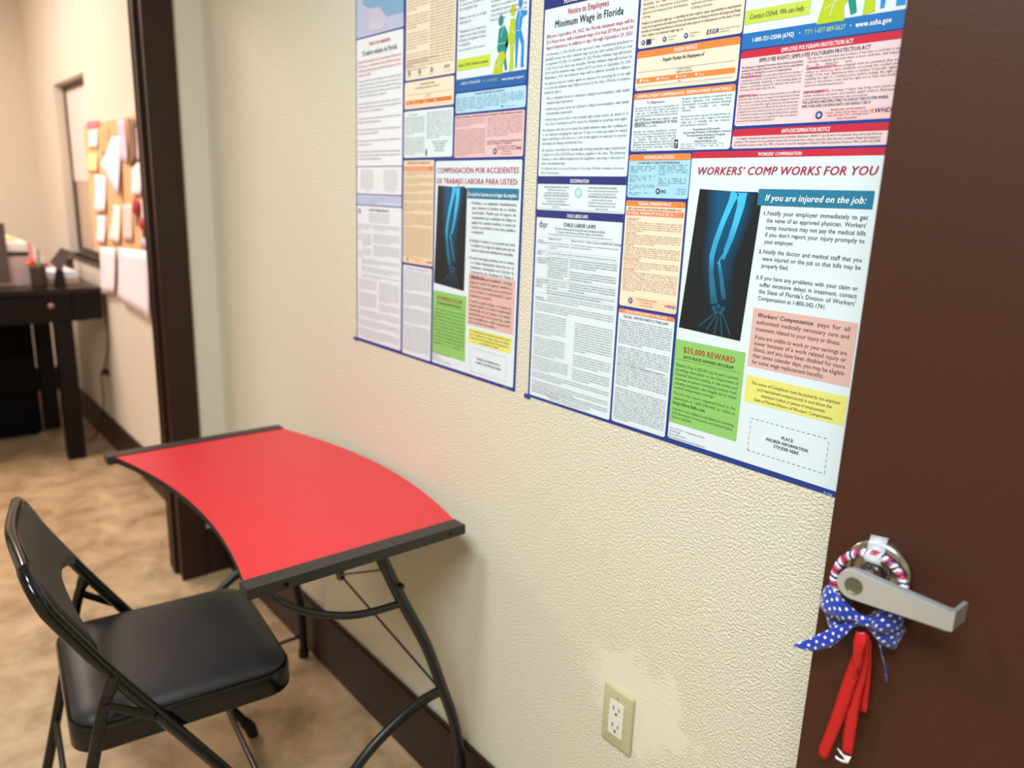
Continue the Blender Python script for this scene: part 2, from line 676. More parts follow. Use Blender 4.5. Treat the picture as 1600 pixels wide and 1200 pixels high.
WORDS = dict(
    wage="may not retaliate against an employee for exercising his or her right to receive the minimum wage rights protected by the state include the right to file a complaint about alleged noncompliance with lawful requirements inform any person of his or her potential rights and to assist the individual in asserting such rights".split(),
    poly="employers are generally prohibited from requiring or requesting any employee or job applicant to take a lie detector test and from discharging disciplining or discriminating against an employee or prospective employee for refusing to take a test or for exercising other rights under the act federal state and local governments are not affected by the law the act permits polygraph tests to be administered in the private sector subject to restrictions".split(),
    law="the law requires equal opportunity in employment and protects applicants and employees from discrimination in hiring promotion discharge pay fringe benefits job training classification referral and other aspects of employment on the basis of race color religion sex national origin age or disability".split(),
    child="minors may not work during school hours unless they are enrolled in a career education program and may work up to hours per day and hours per week when school is in session work permits are not required in state law proof of age must be kept on record by the employer hazardous occupations are prohibited".split(),
    es="los empleados tienen derecho a recibir el salario y no pueden ser objeto de represalias por ejercer sus derechos bajo la ley el empleador debe mantener este aviso en un lugar visible para los trabajadores de la empresa y cumplir con las normas de trabajo del estado y del gobierno federal".split(),
)


def filler(key, n, chars, seed, endshort=True, gaps=()):
    """n lines of small print of about chars letters each."""
    R = random.Random(seed)
    W_ = WORDS[key]
    k = R.randrange(len(W_))
    out = []
    for i in range(n):
        if i in gaps:
            out.append('')
            continue
        line = W_[k % len(W_)]
        k += 1
        lim = chars if (i + 1) not in gaps and i != n - 1 else chars * R.uniform(0.35, 0.8)
        while len(line) + 1 + len(W_[k % len(W_)]) <= lim:
            line += ' ' + W_[k % len(W_)]
            k += 1
        if i == 0 or (i - 1) in gaps:
            line = line[0].upper() + line[1:]
        out.append(line)
    return out


NAVY, ORANGE, CRIM, INK = (44, 52, 118), (232, 134, 66), (200, 44, 66), (46, 48, 54)
WHITE, CREAM, LBLUE, PINKP = (220, 230, 237), (236, 220, 200), (166, 212, 232), (234, 206, 211)
GREY = (84, 86, 92)
Y_SHEET, Y_PANEL, Y_BAND, Y_TEXT = -0.0012, -0.0015, -0.0018, -0.0021


class Poster:
    def __init__(s, X0, Z0, shear, label, group):
        s.o = empty('labor_law_poster', (X0, 0, Z0))
        tag(s.o, label, 'poster', group)
        s.map = lambda u, v, y, sh=shear: (u + v * (sh[0] - sh[1] * u / 0.61), y, v)

    def sheet(s, u0, u1, v0, v1, rgb):
        p = Print(s.map)
        N = 24
        for i in range(1):
            p.poly([(u0, v0), (u1, v0), (u1, v1), (u0, v1)], rgb, Y_SHEET)
            b = len(p.v)
            p.v += [s.map(a, c, -0.0002) for a, c in ((u0, v0), (u1, v0), (u1, v1), (u0, v1))]
            p.c += [(230, 230, 230)] * 4
            p.f.append((b + 3, b + 2, b + 1, b))
            for k in range(4):
                p.f.append((k, b + k, b + (k + 1) % 4, (k + 1) % 4))
        return p.build('sheet', s.o)

    def panel(s, u0, u1, v0, v1, rgb, header=None, hcol=ORANGE, htext=None, hsize=0.0075, r=0.004, name='notice_panel', hw=None, htop=None):
        """header: v of the band's lower edge; the band reaches from there to v1."""
        p = Print(s.map)
        p.rect(u0, u1, v0, v1, rgb, Y_PANEL, r)
        if header:
            p.rect(u0, u1, header, v1, hcol, Y_BAND, r, True, False)
        o = p.build(name, s.o)
        t = Print(s.map)
        if htext:
            c = (u0 + u1) / 2
            t.text(htext, c, header + (v1 - header) * 0.2, hsize, (250, 250, 250), 'b', Y_TEXT, align='c', sx=0.8, width=hw)
        t.yy = Y_TEXT
        _txt = t.text

        def text(*a, **k):
            k.setdefault('y', Y_TEXT)
            _txt(*a, **k)
        t.text = text
        return o, t


def fin(o, t, nm='printed_text'):
    if t.v:
        t.build(nm, o)


def xray(t, c00, c10, c01, c11):
    """Printed x-ray of a broken forearm: four corners TL, TR, BL, BR."""
    TL, TR, BL, BR = (Vector(c) for c in (c00, c10, c01, c11))
    yb = Y_BAND

    def q(px, py):
        # crop pixels of the print: TL(140,143) TR(352,160) BL(68,612) BR(280,662)
        s_ = (px - 140 + (py - 143) * 72 / 469) / 212
        t_ = (py - 143 - s_ * 17) / (469 + 33 * s_)
        return TL.lerp(TR, s_).lerp(BL.lerp(BR, s_), t_)
    t.poly([BL, BR, TR, TL], (26, 32, 36), yb)
    k = 0.00022 * (TR - TL).length / 0.101
    sc = (TR - TL).length / 212
    A = (66, 188, 236)
    Bc = (52, 158, 206)
    Cc = (38, 110, 146)
    Dd = (30, 84, 110)
    tis = (14, 84, 124)
    t.soft([q(247, 152), q(240, 220), q(222, 300), q(205, 380), q(202, 450), q(205, 520), q(200, 575)], [176 * sc, 160 * sc, 138 * sc, 118 * sc, 108 * sc, 100 * sc, 80 * sc], [tis, tis, (12, 76, 112), (12, 66, 98), (12, 56, 82), (14, 44, 62), (24, 36, 44)], (24, 34, 40), yb - 0.0001)
    pts = [q(262, 156), q(248, 190), q(222, 250), q(198, 315), q(184, 365), q(182, 420), q(186, 475), q(192, 530)]
    t.stroke(pts, [28 * sc, 20 * sc, 17 * sc, 18 * sc, 17 * sc, 16 * sc, 20 * sc, 26 * sc], [A, A, A, Bc, Bc, Cc, Cc, Dd], yb - 0.0003)
    pts = [q(285, 157), q(280, 200), q(264, 255), q(246, 310), q(232, 345), q(222, 378)]
    t.stroke(pts, [32 * sc, 24 * sc, 20 * sc, 18 * sc, 16 * sc, 6 * sc], [A, A, A, Bc, Bc, Bc], yb - 0.0003)
    pts = [q(208, 385), q(213, 420), q(218, 465), q(223, 515)]
    t.stroke(pts, [8 * sc, 13 * sc, 14 * sc, 16 * sc], [Bc, Cc, Cc, Dd], yb - 0.0003)
    t.line(q(232, 345), q(203, 392), 5 * sc, Bc, yb - 0.0004)
    for cx, cy in ((190, 545), (205, 540), (220, 548), (196, 560), (213, 562)):
        t.disc(q(cx, cy), 8 * sc, Dd, yb - 0.0004, 8)
    for (a, b, c, d) in ((188, 568, 140, 608), (196, 572, 164, 624), (204, 574, 190, 640), (212, 574, 216, 645), (220, 570, 242, 640)):
        t.line(q(a, b), q(c, d), 6 * sc, (28, 74, 98), yb - 0.0004)


def figures(t, ou, ov, s=1.0):
    """Three plain worker silhouettes printed above the blue band."""
    def P(l):
        return [(ou + a * s, ov + b * s) for a, b in l]
    y = Y_BAND - 0.0002
    teal, lime, blue = (30, 140, 128), (182, 200, 36), (44, 138, 216)
    t.disc((ou + 0.029 * s, ov + 0.089 * s), 0.0075 * s, teal, y, 12, 0.0095 * s)
    t.poly(P([(0.024, 0.076), (0.040, 0.080), (0.050, 0.066), (0.052, 0.045), (0.046, 0.030), (0.052, 0.004), (0.046, 0.002), (0.038, 0.026), (0.026, 0.034), (0.020, 0.040)]), teal, y)
    t.poly(P([(0.010, -0.002), (0.016, 0.022), (0.030, 0.036), (0.042, 0.036), (0.046, 0.026), (0.038, 0.012), (0.040, -0.002)]), lime, y - 0.0001)
    t.disc((ou + 0.063 * s, ov + 0.101 * s), 0.0075 * s, lime, y, 12, 0.0095 * s)
    t.poly(P([(0.056, 0.088), (0.070, 0.088), (0.073, 0.068), (0.070, 0.046), (0.068, 0.026), (0.070, 0.002), (0.058, 0.000), (0.059, 0.026), (0.056, 0.050), (0.046, 0.040), (0.044, 0.046), (0.054, 0.066)]), lime, y)
    t.disc((ou + 0.083 * s, ov + 0.111 * s), 0.006 * s, blue, y, 12, 0.0085 * s)
    t.poly(P([(0.076, 0.098), (0.090, 0.098), (0.102, 0.096), (0.102, 0.090), (0.090, 0.086), (0.087, 0.068), (0.097, 0.046), (0.098, 0.012), (0.099, 0.004), (0.090, 0.004), (0.090, 0.040), (0.082, 0.056), (0.079, 0.004), (0.075, 0.004), (0.072, 0.062), (0.071, 0.080)]), blue, y - 0.0001)
    for a, b in (((0.022, 0.050), (0.046, 0.050)), ((0.030, 0.060), (0.038, 0.078)), ((0.060, 0.070), (0.070, 0.062)), ((0.058, 0.040), (0.068, 0.044)), ((0.074, 0.066), (0.086, 0.066)), ((0.080, 0.070), (0.082, 0.096)), ((0.018, 0.012), (0.036, 0.020)), ((0.024, 0.004), (0.030, 0.030)), ((0.082, 0.098), (0.088, 0.088))):
        t.line((ou + a[0] * s, ov + a[1] * s), (ou + b[0] * s, ov + b[1] * s), 0.0008, WHITE, y - 0.0003)


def seal(t, c, r, rgb=(40, 60, 130)):
    t.disc(c, r, rgb, Y_TEXT)
    t.disc(c, r * 0.55, (180, 190, 220), Y_TEXT - 0.0001, 10)


def whd(t, u, v, s, sub=True):
    t.text('WHD', u, v, s, (44, 48, 120), 'bi')
    for k in range(3):
        t.line((u - s * 0.45, v + s * (0.1 + 0.22 * k)), (u - s * 0.05, v + s * (0.1 + 0.22 * k)), s * 0.1, (200, 60, 80), Y_TEXT)


def workers_comp(P, title, ifyou, n, wc, yel, rew, grn, pl, es=False):
    if not es:
        u0, u1, v0, v1, hd = 0.3285, 0.6055, 0.0065, 0.4315, 0.423
        o, t = P.panel(u0, u1, v0, v1, WHITE, hd, CRIM, "WORKERS’ COMPENSATION", 0.0062, hw=0.063)
        xr = ((0.347, 0.381), (0.449, 0.3765), (0.3315, 0.180), (0.4385, 0.1765))
        te, gr, pk, ye, ds = (0.4425, 0.5975, 0.3615, 0.3825), (0.3285, 0.4495, 0.0325, 0.162), (0.454, 0.6005, 0.1445, 0.2255), (0.455, 0.6005, 0.094, 0.132), (0.4695, 0.5845, 0.0255, 0.0725)
    else:
        u0, u1, v0, v1 = 0.3325, 0.6075, 0.001, 0.422
        o, t = P.panel(u0, u1, v0, v1, WHITE)
        xr = ((0.3425, 0.374), (0.444, 0.370), (0.3345, 0.174), (0.4425, 0.168))
        te, gr, pk, ye, ds = (0.446, 0.602, 0.351, 0.371), (0.3325, 0.4515, 0.0235, 0.158), (0.457, 0.602, 0.103, 0.2055), (0.4605, 0.5985, 0.066, 0.0965), (0.472, 0.586, 0.008, 0.057)
    xray(t, *xr)
    for r_, c in ((te, (38, 120, 156)), (gr, (142, 196, 106)), (pk, (222, 178, 170)), (ye, (228, 222, 122))):
        t.rect(*r_, c, Y_BAND - (0.0005 if r_ is te else 0))
    # dashed sticker box
    for (a, b) in (((ds[0], ds[3]), (ds[1], ds[3])), ((ds[0], ds[2]), (ds[1], ds[2])), ((ds[0], ds[2]), (ds[0], ds[3])), ((ds[1], ds[2]), (ds[1], ds[3]))):
        a, b = Vector(a), Vector(b)
        m = int((b - a).length / 0.0075)
        for k in range(m):
            t.line(a.lerp(b, k / m), a.lerp(b, (k + 0.55) / m), 0.0006, GREY, Y_TEXT)
    T = lambda *a, **k: t.text(*a, **k)
    TITLE = (178, 36, 66)
    if not es:
        T(title[0], 0.339, 0.4005, 0.0152, TITLE, 'bi', width=0.258)
        T(ifyou, 0.453, 0.3675, 0.0118, (250, 252, 252), 'bi', width=0.136, y=Y_TEXT - 0.0006)
    else:
        T(title[0], 0.339, 0.3985, 0.0150, TITLE, 'b', width=0.261)
        T(title[1], 0.338, 0.378, 0.0150, TITLE, 'b', width=0.262)
        T(ifyou, 0.449, 0.3555, 0.0105, (250, 252, 252), 'b', width=0.150, y=Y_TEXT - 0.0006)
    DK = (52, 54, 58)
    for k, (num, lines, v) in enumerate(n):
        T(num, 0.4525 + (0.003 if es else 0), v, 0.0072, DK, 'b')
        for i, l in enumerate(lines):
            last = i == len(lines) - 1
            sz = 0.0082
            if last:
                T(l, 0.459 + (0.003 if es else 0), v - i * 0.0092, sz, DK, 'r', sx=0.86)
            else:
                T(l, 0.459 + (0.003 if es else 0), v - i * 0.0092, sz, DK, 'r', sx=0.86, justify=0.135)
    for (l, v, st, full, lead) in wc:
        uu = 0.461 + (0.001 if es else 0)
        wdt = 0.131
        if lead:
            W = t.width(lead, 'bi') * 0.0082 * 0.9
            T(lead, uu, v, 0.0082, DK, 'bi', sx=0.9)
            T(l, uu + W + 0.006, v, 0.0082, DK, 'r', sx=0.86, justify=wdt - W - 0.006)
        elif full:
            T(l, uu, v, 0.0082, DK, 'r', sx=0.9, justify=wdt)
        else:
            T(l, uu, v, 0.0082, DK, 'r', sx=0.86)
    c = (ye[0] + ye[1]) / 2
    for (l, v, wdt) in yel:
        T(l, c, v, 0.0062, (70, 70, 50), 'i', width=wdt, align='c')
    c = (gr[0] + gr[1]) / 2
    T(rew[0], c, rew[2], 0.0125, (170, 62, 40), 'b', align='c', width=0.091)
    T(rew[1], c, rew[3], 0.0068, (40, 60, 40), 'b', align='c', width=0.088)
    t.line((gr[0] + 0.004, rew[3] - 0.003), (gr[1] - 0.004, rew[3] - 0.003), 0.0004, (80, 110, 70), Y_TEXT)
    for (l, v, st, full) in grn:
        if full:
            T(l, gr[0] + 0.0045, v, 0.0060, (60, 84, 56), st, sx=0.88, justify=0.110)
        else:
            T(l, gr[0] + 0.0045, v, 0.0060 if 'b' not in st else 0.0072, (60, 84, 56) if 'b' not in st else (34, 50, 36), st, sx=0.88)
    c = (ds[0] + ds[1]) / 2
    for l, v, wdt in pl:
        T(l, c, v, 0.0064, (40, 42, 46), 'b', align='c', width=wdt)
    for i, l in enumerate(("69L 6-007, F.A.C. Compensation Notice", "DFS-F4-1548", "Revised March 2010", "(Fraud Reporting data updated May 2021)")):
        T(l, 0.331 + (0.004 if es else 0), 0.0225 - i * 0.0048, 0.0040, GREY, 'm')
    fin(o, t)


def english():
    P = Poster(-1.037, 1.034, (0, 0), 'glossy English labor law poster with blue border, partly behind the brown door', 'workplace notice posters')
    P.sheet(-0.0025, 0.610, -0.0015, 0.93, (38, 60, 140))
    o, t = P.panel(0.002, 0.2075, 0.686, 0.90, WHITE)
    t.para(filler('law', 20, 60, 3), 0.006, 0.203, 0.88, 0.0095, 0.006, GREY)
    fin(o, t)
    # column 1
    o, t = P.panel(0.0015, 0.2075, 0.3975, 0.6820, WHITE, 0.6645, NAVY, 'FLORIDA MINIMUM WAGE', 0.0105, r=0.003, hw=0.115)
    t.text('Notice to Employees', 0.1025, 0.650, 0.0135, (190, 60, 80), 'b', align='c', width=0.091)
    t.text('Minimum Wage in Florida', 0.103, 0.6335, 0.0165, (40, 44, 56), 'b', align='c', width=0.152)
    R_ = (196, 52, 84)
    for i, l in enumerate(("Effective September 30, 2022, the Florida minimum wage will be", "$11.00 per hour, with a minimum wage of at least $7.98 per hour for", "tipped employees, in addition to tips, through September 29, 2023.")):
        t.text(l, 0.0085, 0.6195 - i * 0.0087, 0.0080, R_, 'mb', sx=0.9, justify=0.193)
    B_ = (92, 98, 110)
    for k, (v, uu, lines) in enumerate((
        (0.592, 0.0085, ("On November 3, 2020, Florida voters approved a state constitutional amendment to", "gradually increase the state’s minimum wage each year until reaching $15.00 per hour", "on September 30, 2026. On September 30, 2022, Florida’s minimum wage will increase", "to $11.00 per hour. Each year thereafter, Florida’s minimum wage will increase by", "$1.00 until the minimum wage reaches $15.00 per hour on September 30, 2026.", "Beginning in 2027, the minimum wage will be adjusted annually for inflation.")),
        (0.5465, 0.0085, ("An employer may not retaliate against an employee for exercising his or her right", "to receive the minimum wage. Rights protected by the State of Florida Constitution", "include the right to:")),
        (0.5225, 0.0155, ("File a complaint about an employer’s alleged noncompliance with lawful", "minimum wage requirements.")),
        (0.5055, 0.0155, ("Inform any person about an employer’s alleged noncompliance with lawful", "minimum wage requirements.")),
        (0.4885, 0.0155, ("Inform any person of his or her potential rights under Section 24, Article X of", "the State Constitution and to assist the individual in asserting such rights.")),
        (0.4715, 0.0085, ("An employee who has not received the lawful minimum wage after notifying his", "or her employer and giving the employer 15 days to resolve any claims for unpaid", "wages may bring a civil action in a court of law against an employer to recover", "back wages plus damages and attorney’s fees.")),
        (0.4385, 0.0085, ("An employer found liable for intentionally violating minimum wage requirements", "is subject to a fine of $1,000 per violation, payable to the State. The Attorney", "General, or other official designated by the Legislature, may bring a civil action to", "enforce the minimum wage.")),
        (0.4085, 0.0085, ("For additional details, see Section 24, Article X of the State of Florida Constitution, and section", "448.110, Florida Statutes.")))):
        if uu > 0.01:
            t.disc((0.0115, v + 0.002), 0.0008, B_, Y_TEXT, 8)
        sz = 0.0066 if k < 7 else 0.0055
        for i, l in enumerate(lines):
            if i == len(lines) - 1 and len(l) < 70:
                t.text(l, uu, v - i * 0.0073, sz, B_, 'm', sx=0.82)
            else:
                t.text(l, uu, v - i * 0.0073, sz, B_, 'm', sx=0.82, justify=0.2015 - uu)
    fin(o, t)
    o, t = P.panel(0.0015, 0.2075, 0.3405, 0.3965, WHITE, 0.3845, NAVY, 'DISCRIMINATION', 0.0085, r=0.003, hw=0.044)
    t.disc((0.103, 0.371), 0.0085, (150, 205, 196), Y_BAND - 0.0001)
    t.disc((0.103, 0.371), 0.0055, (196, 228, 222), Y_BAND - 0.0002)
    for uu, u1 in ((0.010, 0.090), (0.116, 0.200)):
        for i, l in enumerate(filler('law', 8, 44, uu * 1000)):
            t.text(l if i not in (0, 3) else l.upper()[:30], (uu + u1) / 2, 0.378 - i * 0.0047, 0.0042, (70, 74, 80), 'mb' if i in (0, 3, 6) else 'm', align='c', sx=0.86)
    t.line((0.004, 0.343), (0.205, 0.343), 0.0003, GREY, Y_TEXT)
    fin(o, t)
    o, t = P.panel(0.0025, 0.2055, 0.0035, 0.3400, WHITE, 0.3275, NAVY, 'CHILD LABOR LAWS', 0.0085, r=0.003, hw=0.050)
    D_ = (66, 70, 78)
    t.text('dbpr', 0.009, 0.3105, 0.0165, (74, 82, 110), 'r', width=0.023)
    t.text('CHILD LABOR LAWS', 0.110, 0.3145, 0.0095, (40, 42, 50), 'b', align='c', width=0.076)
    t.text('The State of Florida and the Federal Fair Labor Standards Act (FLSA)', 0.110, 0.3085, 0.0052, D_, 'mb', align='c', width=0.118)
    t.text('Protecting the Health, Education and Welfare of Minors in the Workplace', 0.110, 0.3035, 0.0044, D_, 'mb', align='c', width=0.112)
    t.text('This chart summarizes the child labor laws of the State of Florida and the FLSA. The stricter provisions must be observed.', 0.110, 0.2988, 0.0040, D_, 'm', align='c', width=0.150)
    t.text('Minors 16 & 17', 0.037, 0.2905, 0.0048, D_, 'mb')
    t.text('Minors 14 & 15 – Under 14 years old MAY NOT WORK', 0.093, 0.2905, 0.0046, D_, 'mb')
    LG = (170, 176, 186)
    for v in (0.295, 0.272, 0.264, 0.224, 0.206, 0.196):
        t.line((0.006, v), (0.202, v), 0.0003, LG, Y_TEXT)
    for uu in (0.034, 0.091):
        t.line((uu, 0.196), (uu, 0.295), 0.0003, LG, Y_TEXT)
    for v, l in ((0.287, 'SCHOOL'), (0.283, 'ATTENDANCE'), (0.267, 'PERMITS TO'), (0.263, 'WORK'), (0.256, 'HOURS OF WORK,'), (0.252, 'WHEN SCHOOL'), (0.248, 'IS IN SESSION'), (0.218, 'HOURS OF WORK,'), (0.214, 'WHEN SCHOOL'), (0.210, 'IS NOT IN'), (0.206, 'SESSION'), (0.186, 'RESTRICTED'), (0.182, 'OCCUPATIONS')):
        t.text(l, 0.008, v, 0.0037, D_, 'mb')
    t.para(filler('child', 3, 36, 5), 0.037, 0.088, 0.284, 0.0042, 0.0039, D_)
    t.para(filler('child', 2, 72, 6), 0.093, 0.200, 0.284, 0.0042, 0.0039, D_)
    t.text('Not required. The FLSA requires the employer to maintain date of birth information for all employees under 19 years old.', 0.037, 0.2665, 0.0039, D_, 'm', justify=0.160)
    t.para(filler('child', 9, 36, 7), 0.037, 0.088, 0.259, 0.0041, 0.0039, D_, 'mb')
    t.para(filler('child', 9, 76, 8, gaps=(4,)), 0.093, 0.200, 0.259, 0.0041, 0.0039, D_, 'mb')
    t.para(filler('child', 4, 36, 9), 0.037, 0.088, 0.219, 0.0041, 0.0039, D_)
    t.para(filler('child', 4, 76, 10), 0.093, 0.200, 0.219, 0.0041, 0.0039, D_, 'mb')
    t.para(filler('child', 2, 118, 11), 0.037, 0.200, 0.201, 0.0041, 0.0039, D_, 'mb')
    t.para(filler('child', 3, 118, 12), 0.037, 0.200, 0.191, 0.0041, 0.0039, D_)
    t.para(filler('child', 4, 140, 13), 0.008, 0.200, 0.176, 0.0041, 0.0039, D_)
    t.para(filler('child', 18, 62, 14, gaps=(9,)), 0.008, 0.090, 0.156, 0.0043, 0.0039, D_)
    t.para(filler('child', 18, 66, 15, gaps=(12,)), 0.112, 0.200, 0.153, 0.0043, 0.0039, D_)
    t.para(filler('child', 6, 64, 16), 0.008, 0.100, 0.076, 0.0042, 0.0039, D_, 'm')
    t.para(filler('child', 5, 60, 17), 0.112, 0.200, 0.072, 0.0042, 0.0039, D_, 'm')
    t.para(filler('child', 7, 145, 18, gaps=(3,)), 0.008, 0.200, 0.048, 0.0041, 0.0039, D_, 'm')
    t.para(filler('child', 3, 140, 19), 0.008, 0.200, 0.0195, 0.0041, 0.0039, (40, 42, 48), 'mb')
    for i in range(2):
        t.text(filler('child', 1, 110, 20 + i)[0], 0.105, 0.0105 - i * 0.004, 0.0038, D_, 'm', align='c')
    fin(o, t)
    # column 2
    o, t = P.panel(0.2120, 0.3915, 0.5805, 0.90, CREAM)
    BR = (96, 78, 70)
    t.para(filler('law', 30, 44, 31, gaps=(7, 15, 22)), 0.217, 0.299, 0.790, 0.0058, 0.0052, BR)
    t.para(filler('law', 30, 44, 32, gaps=(5, 14, 21)), 0.305, 0.387, 0.790, 0.0058, 0.0052, BR)
    t.para(filler('law', 4, 98, 33), 0.217, 0.387, 0.6135, 0.0056, 0.0052, BR, 'mb')
    for uu, k in ((0.222, 0), (0.262, 1), (0.300, 2)):
        seal(t, (uu, 0.5885), 0.0035)
        t.text('Department', uu + 0.006, 0.590, 0.0032, BR, 'm')
        t.text('of Labor', uu + 0.006, 0.586, 0.0032, BR, 'm')
    t.rect(0.228, 0.237, 0.5845, 0.592, (50, 62, 128), Y_TEXT)
    t.text('ESGR', 0.334, 0.5855, 0.0085, (44, 52, 118), 'bi')
    t.text('Employer Support of the Guard', 0.357, 0.589, 0.0032, BR, 'm', width=0.030)
    t.text('and Reserve', 0.357, 0.5855, 0.0032, BR, 'm')
    fin(o, t)
    o, t = P.panel(0.2120, 0.3905, 0.5215, 0.5770, CREAM, 0.5675, ORANGE, 'PAYDAY NOTICE', 0.0078, hw=0.040)
    t.text('Regular Paydays for Employees of', 0.2975, 0.5590, 0.0068, (50, 44, 44), 'bi', align='c', width=0.072)
    for v in (0.5475, 0.527):
        t.line((0.215, v), (0.385, v), 0.0003, BR, Y_TEXT)
    t.text('(Company Name)', 0.302, 0.5445, 0.0034, BR, 'm', align='c')
    t.text('Shall be as follows:', 0.302, 0.5408, 0.0036, (50, 44, 44), 'mb', align='c')
    t.rect(0.2135, 0.3865, 0.5320, 0.5390, ORANGE, Y_BAND)
    for uu, l in ((0.221, 'Weekly'), (0.2535, 'Bi-Weekly'), (0.2885, 'Monthly'), (0.3225, 'Other')):
        t.rect(uu, uu + 0.0032, 0.5340, 0.5372, (250, 250, 250), Y_TEXT)
        t.text(l, uu + 0.005, 0.5340, 0.0038, (250, 250, 250), 'mb')
    t.text('By', 0.214, 0.523, 0.0032, BR, 'm')
    t.text('Title', 0.292, 0.5285, 0.0032, BR, 'm')
    fin(o, t)
    o, t = P.panel(0.2115, 0.3905, 0.4345, 0.5180, WHITE, 0.5090, ORANGE, 'UNEMPLOYMENT COMPENSATION - REEMPLOYMENT ASSISTANCE', 0.0064, hw=0.166)
    t.text('To Employees:', 0.2545, 0.5020, 0.0054, (176, 44, 66), 'mb', align='c')
    L1 = filler('law', 17, 46, 41, gaps=(5, 8))
    t.para(L1, 0.216, 0.297, 0.4955, 0.00375, 0.0040, D_)
    t.para(filler('law', 3, 44, 42), 0.216, 0.297, 0.4785, 0.0036, 0.0040, (40, 42, 48), 'mb')
    t.para(filler('law', 10, 46, 43, gaps=(5,)), 0.303, 0.386, 0.5035, 0.0040, 0.0040, D_)
    for i, l in enumerate(('Department of Economic', 'Opportunity Division of Workforce Services', 'Reemployment Assistance Program', '1-800-204-2418', 'www.floridajobs.org')):
        t.text(l, 0.349, 0.4610 - i * 0.0040, 0.0042, (50, 52, 58), 'mb', align='c')
    t.para(filler('law', 3, 48, 44), 0.306, 0.380, 0.4405 + 0.0015, 0.0030, 0.0030, D_)
    t.rect(0.2955, 0.3015, 0.4375, 0.4495, (30, 32, 36), Y_TEXT)
    t.disc((0.2988, 0.4455), 0.0018, WHITE, Y_TEXT - 0.0001, 8)
    t.line((0.2975, 0.4385), (0.2990, 0.4445), 0.0012, WHITE, Y_TEXT - 0.0001)
    fin(o, t)
    o, t = P.panel(0.2105, 0.3270, 0.3665, 0.4300, LBLUE, 0.4210, ORANGE, 'WITHHOLDING STATUS', 0.0072, hw=0.057)
    DB = (60, 84, 104)
    t.text('YOU MAY NEED TO CHECK YOUR WITHHOLDING', 0.2680, 0.4160, 0.0042, (40, 60, 80), 'mb', align='c', width=0.079)
    t.para(filler('law', 16, 30, 51, gaps=(4, 9, 13)), 0.214, 0.264, 0.4115, 0.00275, 0.0029, DB)
    t.para(filler('law', 10, 34, 52, gaps=(5,)), 0.270, 0.322, 0.4125, 0.0031, 0.0029, DB)
    seal(t, (0.2715, 0.3765), 0.0042, (40, 60, 84))
    t.text('IRS', 0.277, 0.3740, 0.0066, (34, 48, 66), 'b')
    for i in range(3):
        t.text(('Publication 213', 'Rev. 8-2009', 'Cat. No. 11047P')[i], 0.3225, 0.3790 - i * 0.0033, 0.0026, DB, 'm', align='r')
    fin(o, t)
    TAN, BN = (244, 222, 196), (128, 96, 76)
    o, t = P.panel(0.2100, 0.3245, 0.1980, 0.3620, TAN, 0.3535, ORANGE, 'FEDERAL MINIMUM WAGE', 0.0070, hw=0.064)
    t.text('EMPLOYEE RIGHTS UNDER THE FAIR LABOR STANDARDS ACT', 0.267, 0.3485, 0.0042, (70, 54, 48), 'mb', align='c', width=0.104)
    t.rect(0.2115, 0.3225, 0.3395, 0.3470, (232, 122, 84), Y_BAND)
    t.text('FEDERAL MINIMUM WAGE $7.25', 0.2130, 0.3408, 0.0066, (252, 240, 226), 'b', width=0.092)
    t.text('PER HOUR', 0.3070, 0.3440, 0.0026, (252, 240, 226), 'mb')
    t.text('BEGINNING JULY 24, 2009', 0.3070, 0.3410, 0.0020, (252, 240, 226), 'mb', width=0.013)
    t.para(filler('law', 36, 74, 61, gaps=(1, 7, 13, 20, 25)), 0.2135, 0.3215, 0.3345, 0.00318, 0.0033, BN)
    for k, (v, l) in enumerate(((0.3315, 'OVERTIME PAY'), (0.3118, 'CHILD LABOR'), (0.2930, 'TIP CREDIT'), (0.2708, 'NURSING MOTHERS'), (0.2550, 'ENFORCEMENT'))):
        t.text(l, 0.2135, v, 0.0033, (214, 70, 60), 'mb')
    t.rect(0.2265, 0.3230, 0.1995, 0.2155, (248, 208, 176), Y_BAND)
    seal(t, (0.2335, 0.2080), 0.0045)
    t.text('WAGE AND HOUR DIVISION', 0.2660, 0.2110, 0.0030, BN, 'mb', align='c')
    t.text('1-866-487-9243', 0.2660, 0.2065, 0.0036, (190, 80, 50), 'mb', align='c')
    t.text('www.dol.gov/whd', 0.2660, 0.2025, 0.0032, BN, 'mb', align='c')
    whd(t, 0.3040, 0.2055, 0.0072)
    fin(o, t)
    o, t = P.panel(0.2100, 0.3230, 0.0045, 0.1930, WHITE, 0.1865, ORANGE, 'EQUAL OPPORTUNITY IS THE LAW', 0.0060, hw=0.084)
    t.text('EQUAL OPPORTUNITY IS THE LAW', 0.2665, 0.1795, 0.0060, (66, 52, 84), 'mb', align='c', width=0.090)
    t.para(filler('law', 46, 72, 71, gaps=(11, 20, 30)), 0.2135, 0.3195, 0.1735, 0.00362, 0.0037, D_)
    t.text('WHAT TO DO IF YOU BELIEVE YOU HAVE EXPERIENCED DISCRIMINATION', 0.2135, 0.1735 - 20 * 0.00362, 0.0036, (40, 42, 48), 'mb', width=0.100)
    fin(o, t)
    # column 3
    o, t = P.panel(0.3935, 0.6060, 0.5590, 0.90, WHITE, r=0.002)
    t.rect(0.3935, 0.6065, 0.5590, 0.5790, (36, 112, 182), Y_BAND)
    t.rect(0.3940, 0.4865, 0.5895, 0.6065, (196, 212, 84), Y_BAND)
    t.text('Contact OSHA. We can help.', 0.4010, 0.5955, 0.0088, (44, 50, 52), 'i', width=0.078)
    t.text('1-800-321-OSHA (6742)', 0.4085, 0.5670, 0.0078, (250, 252, 252), 'b', width=0.060)
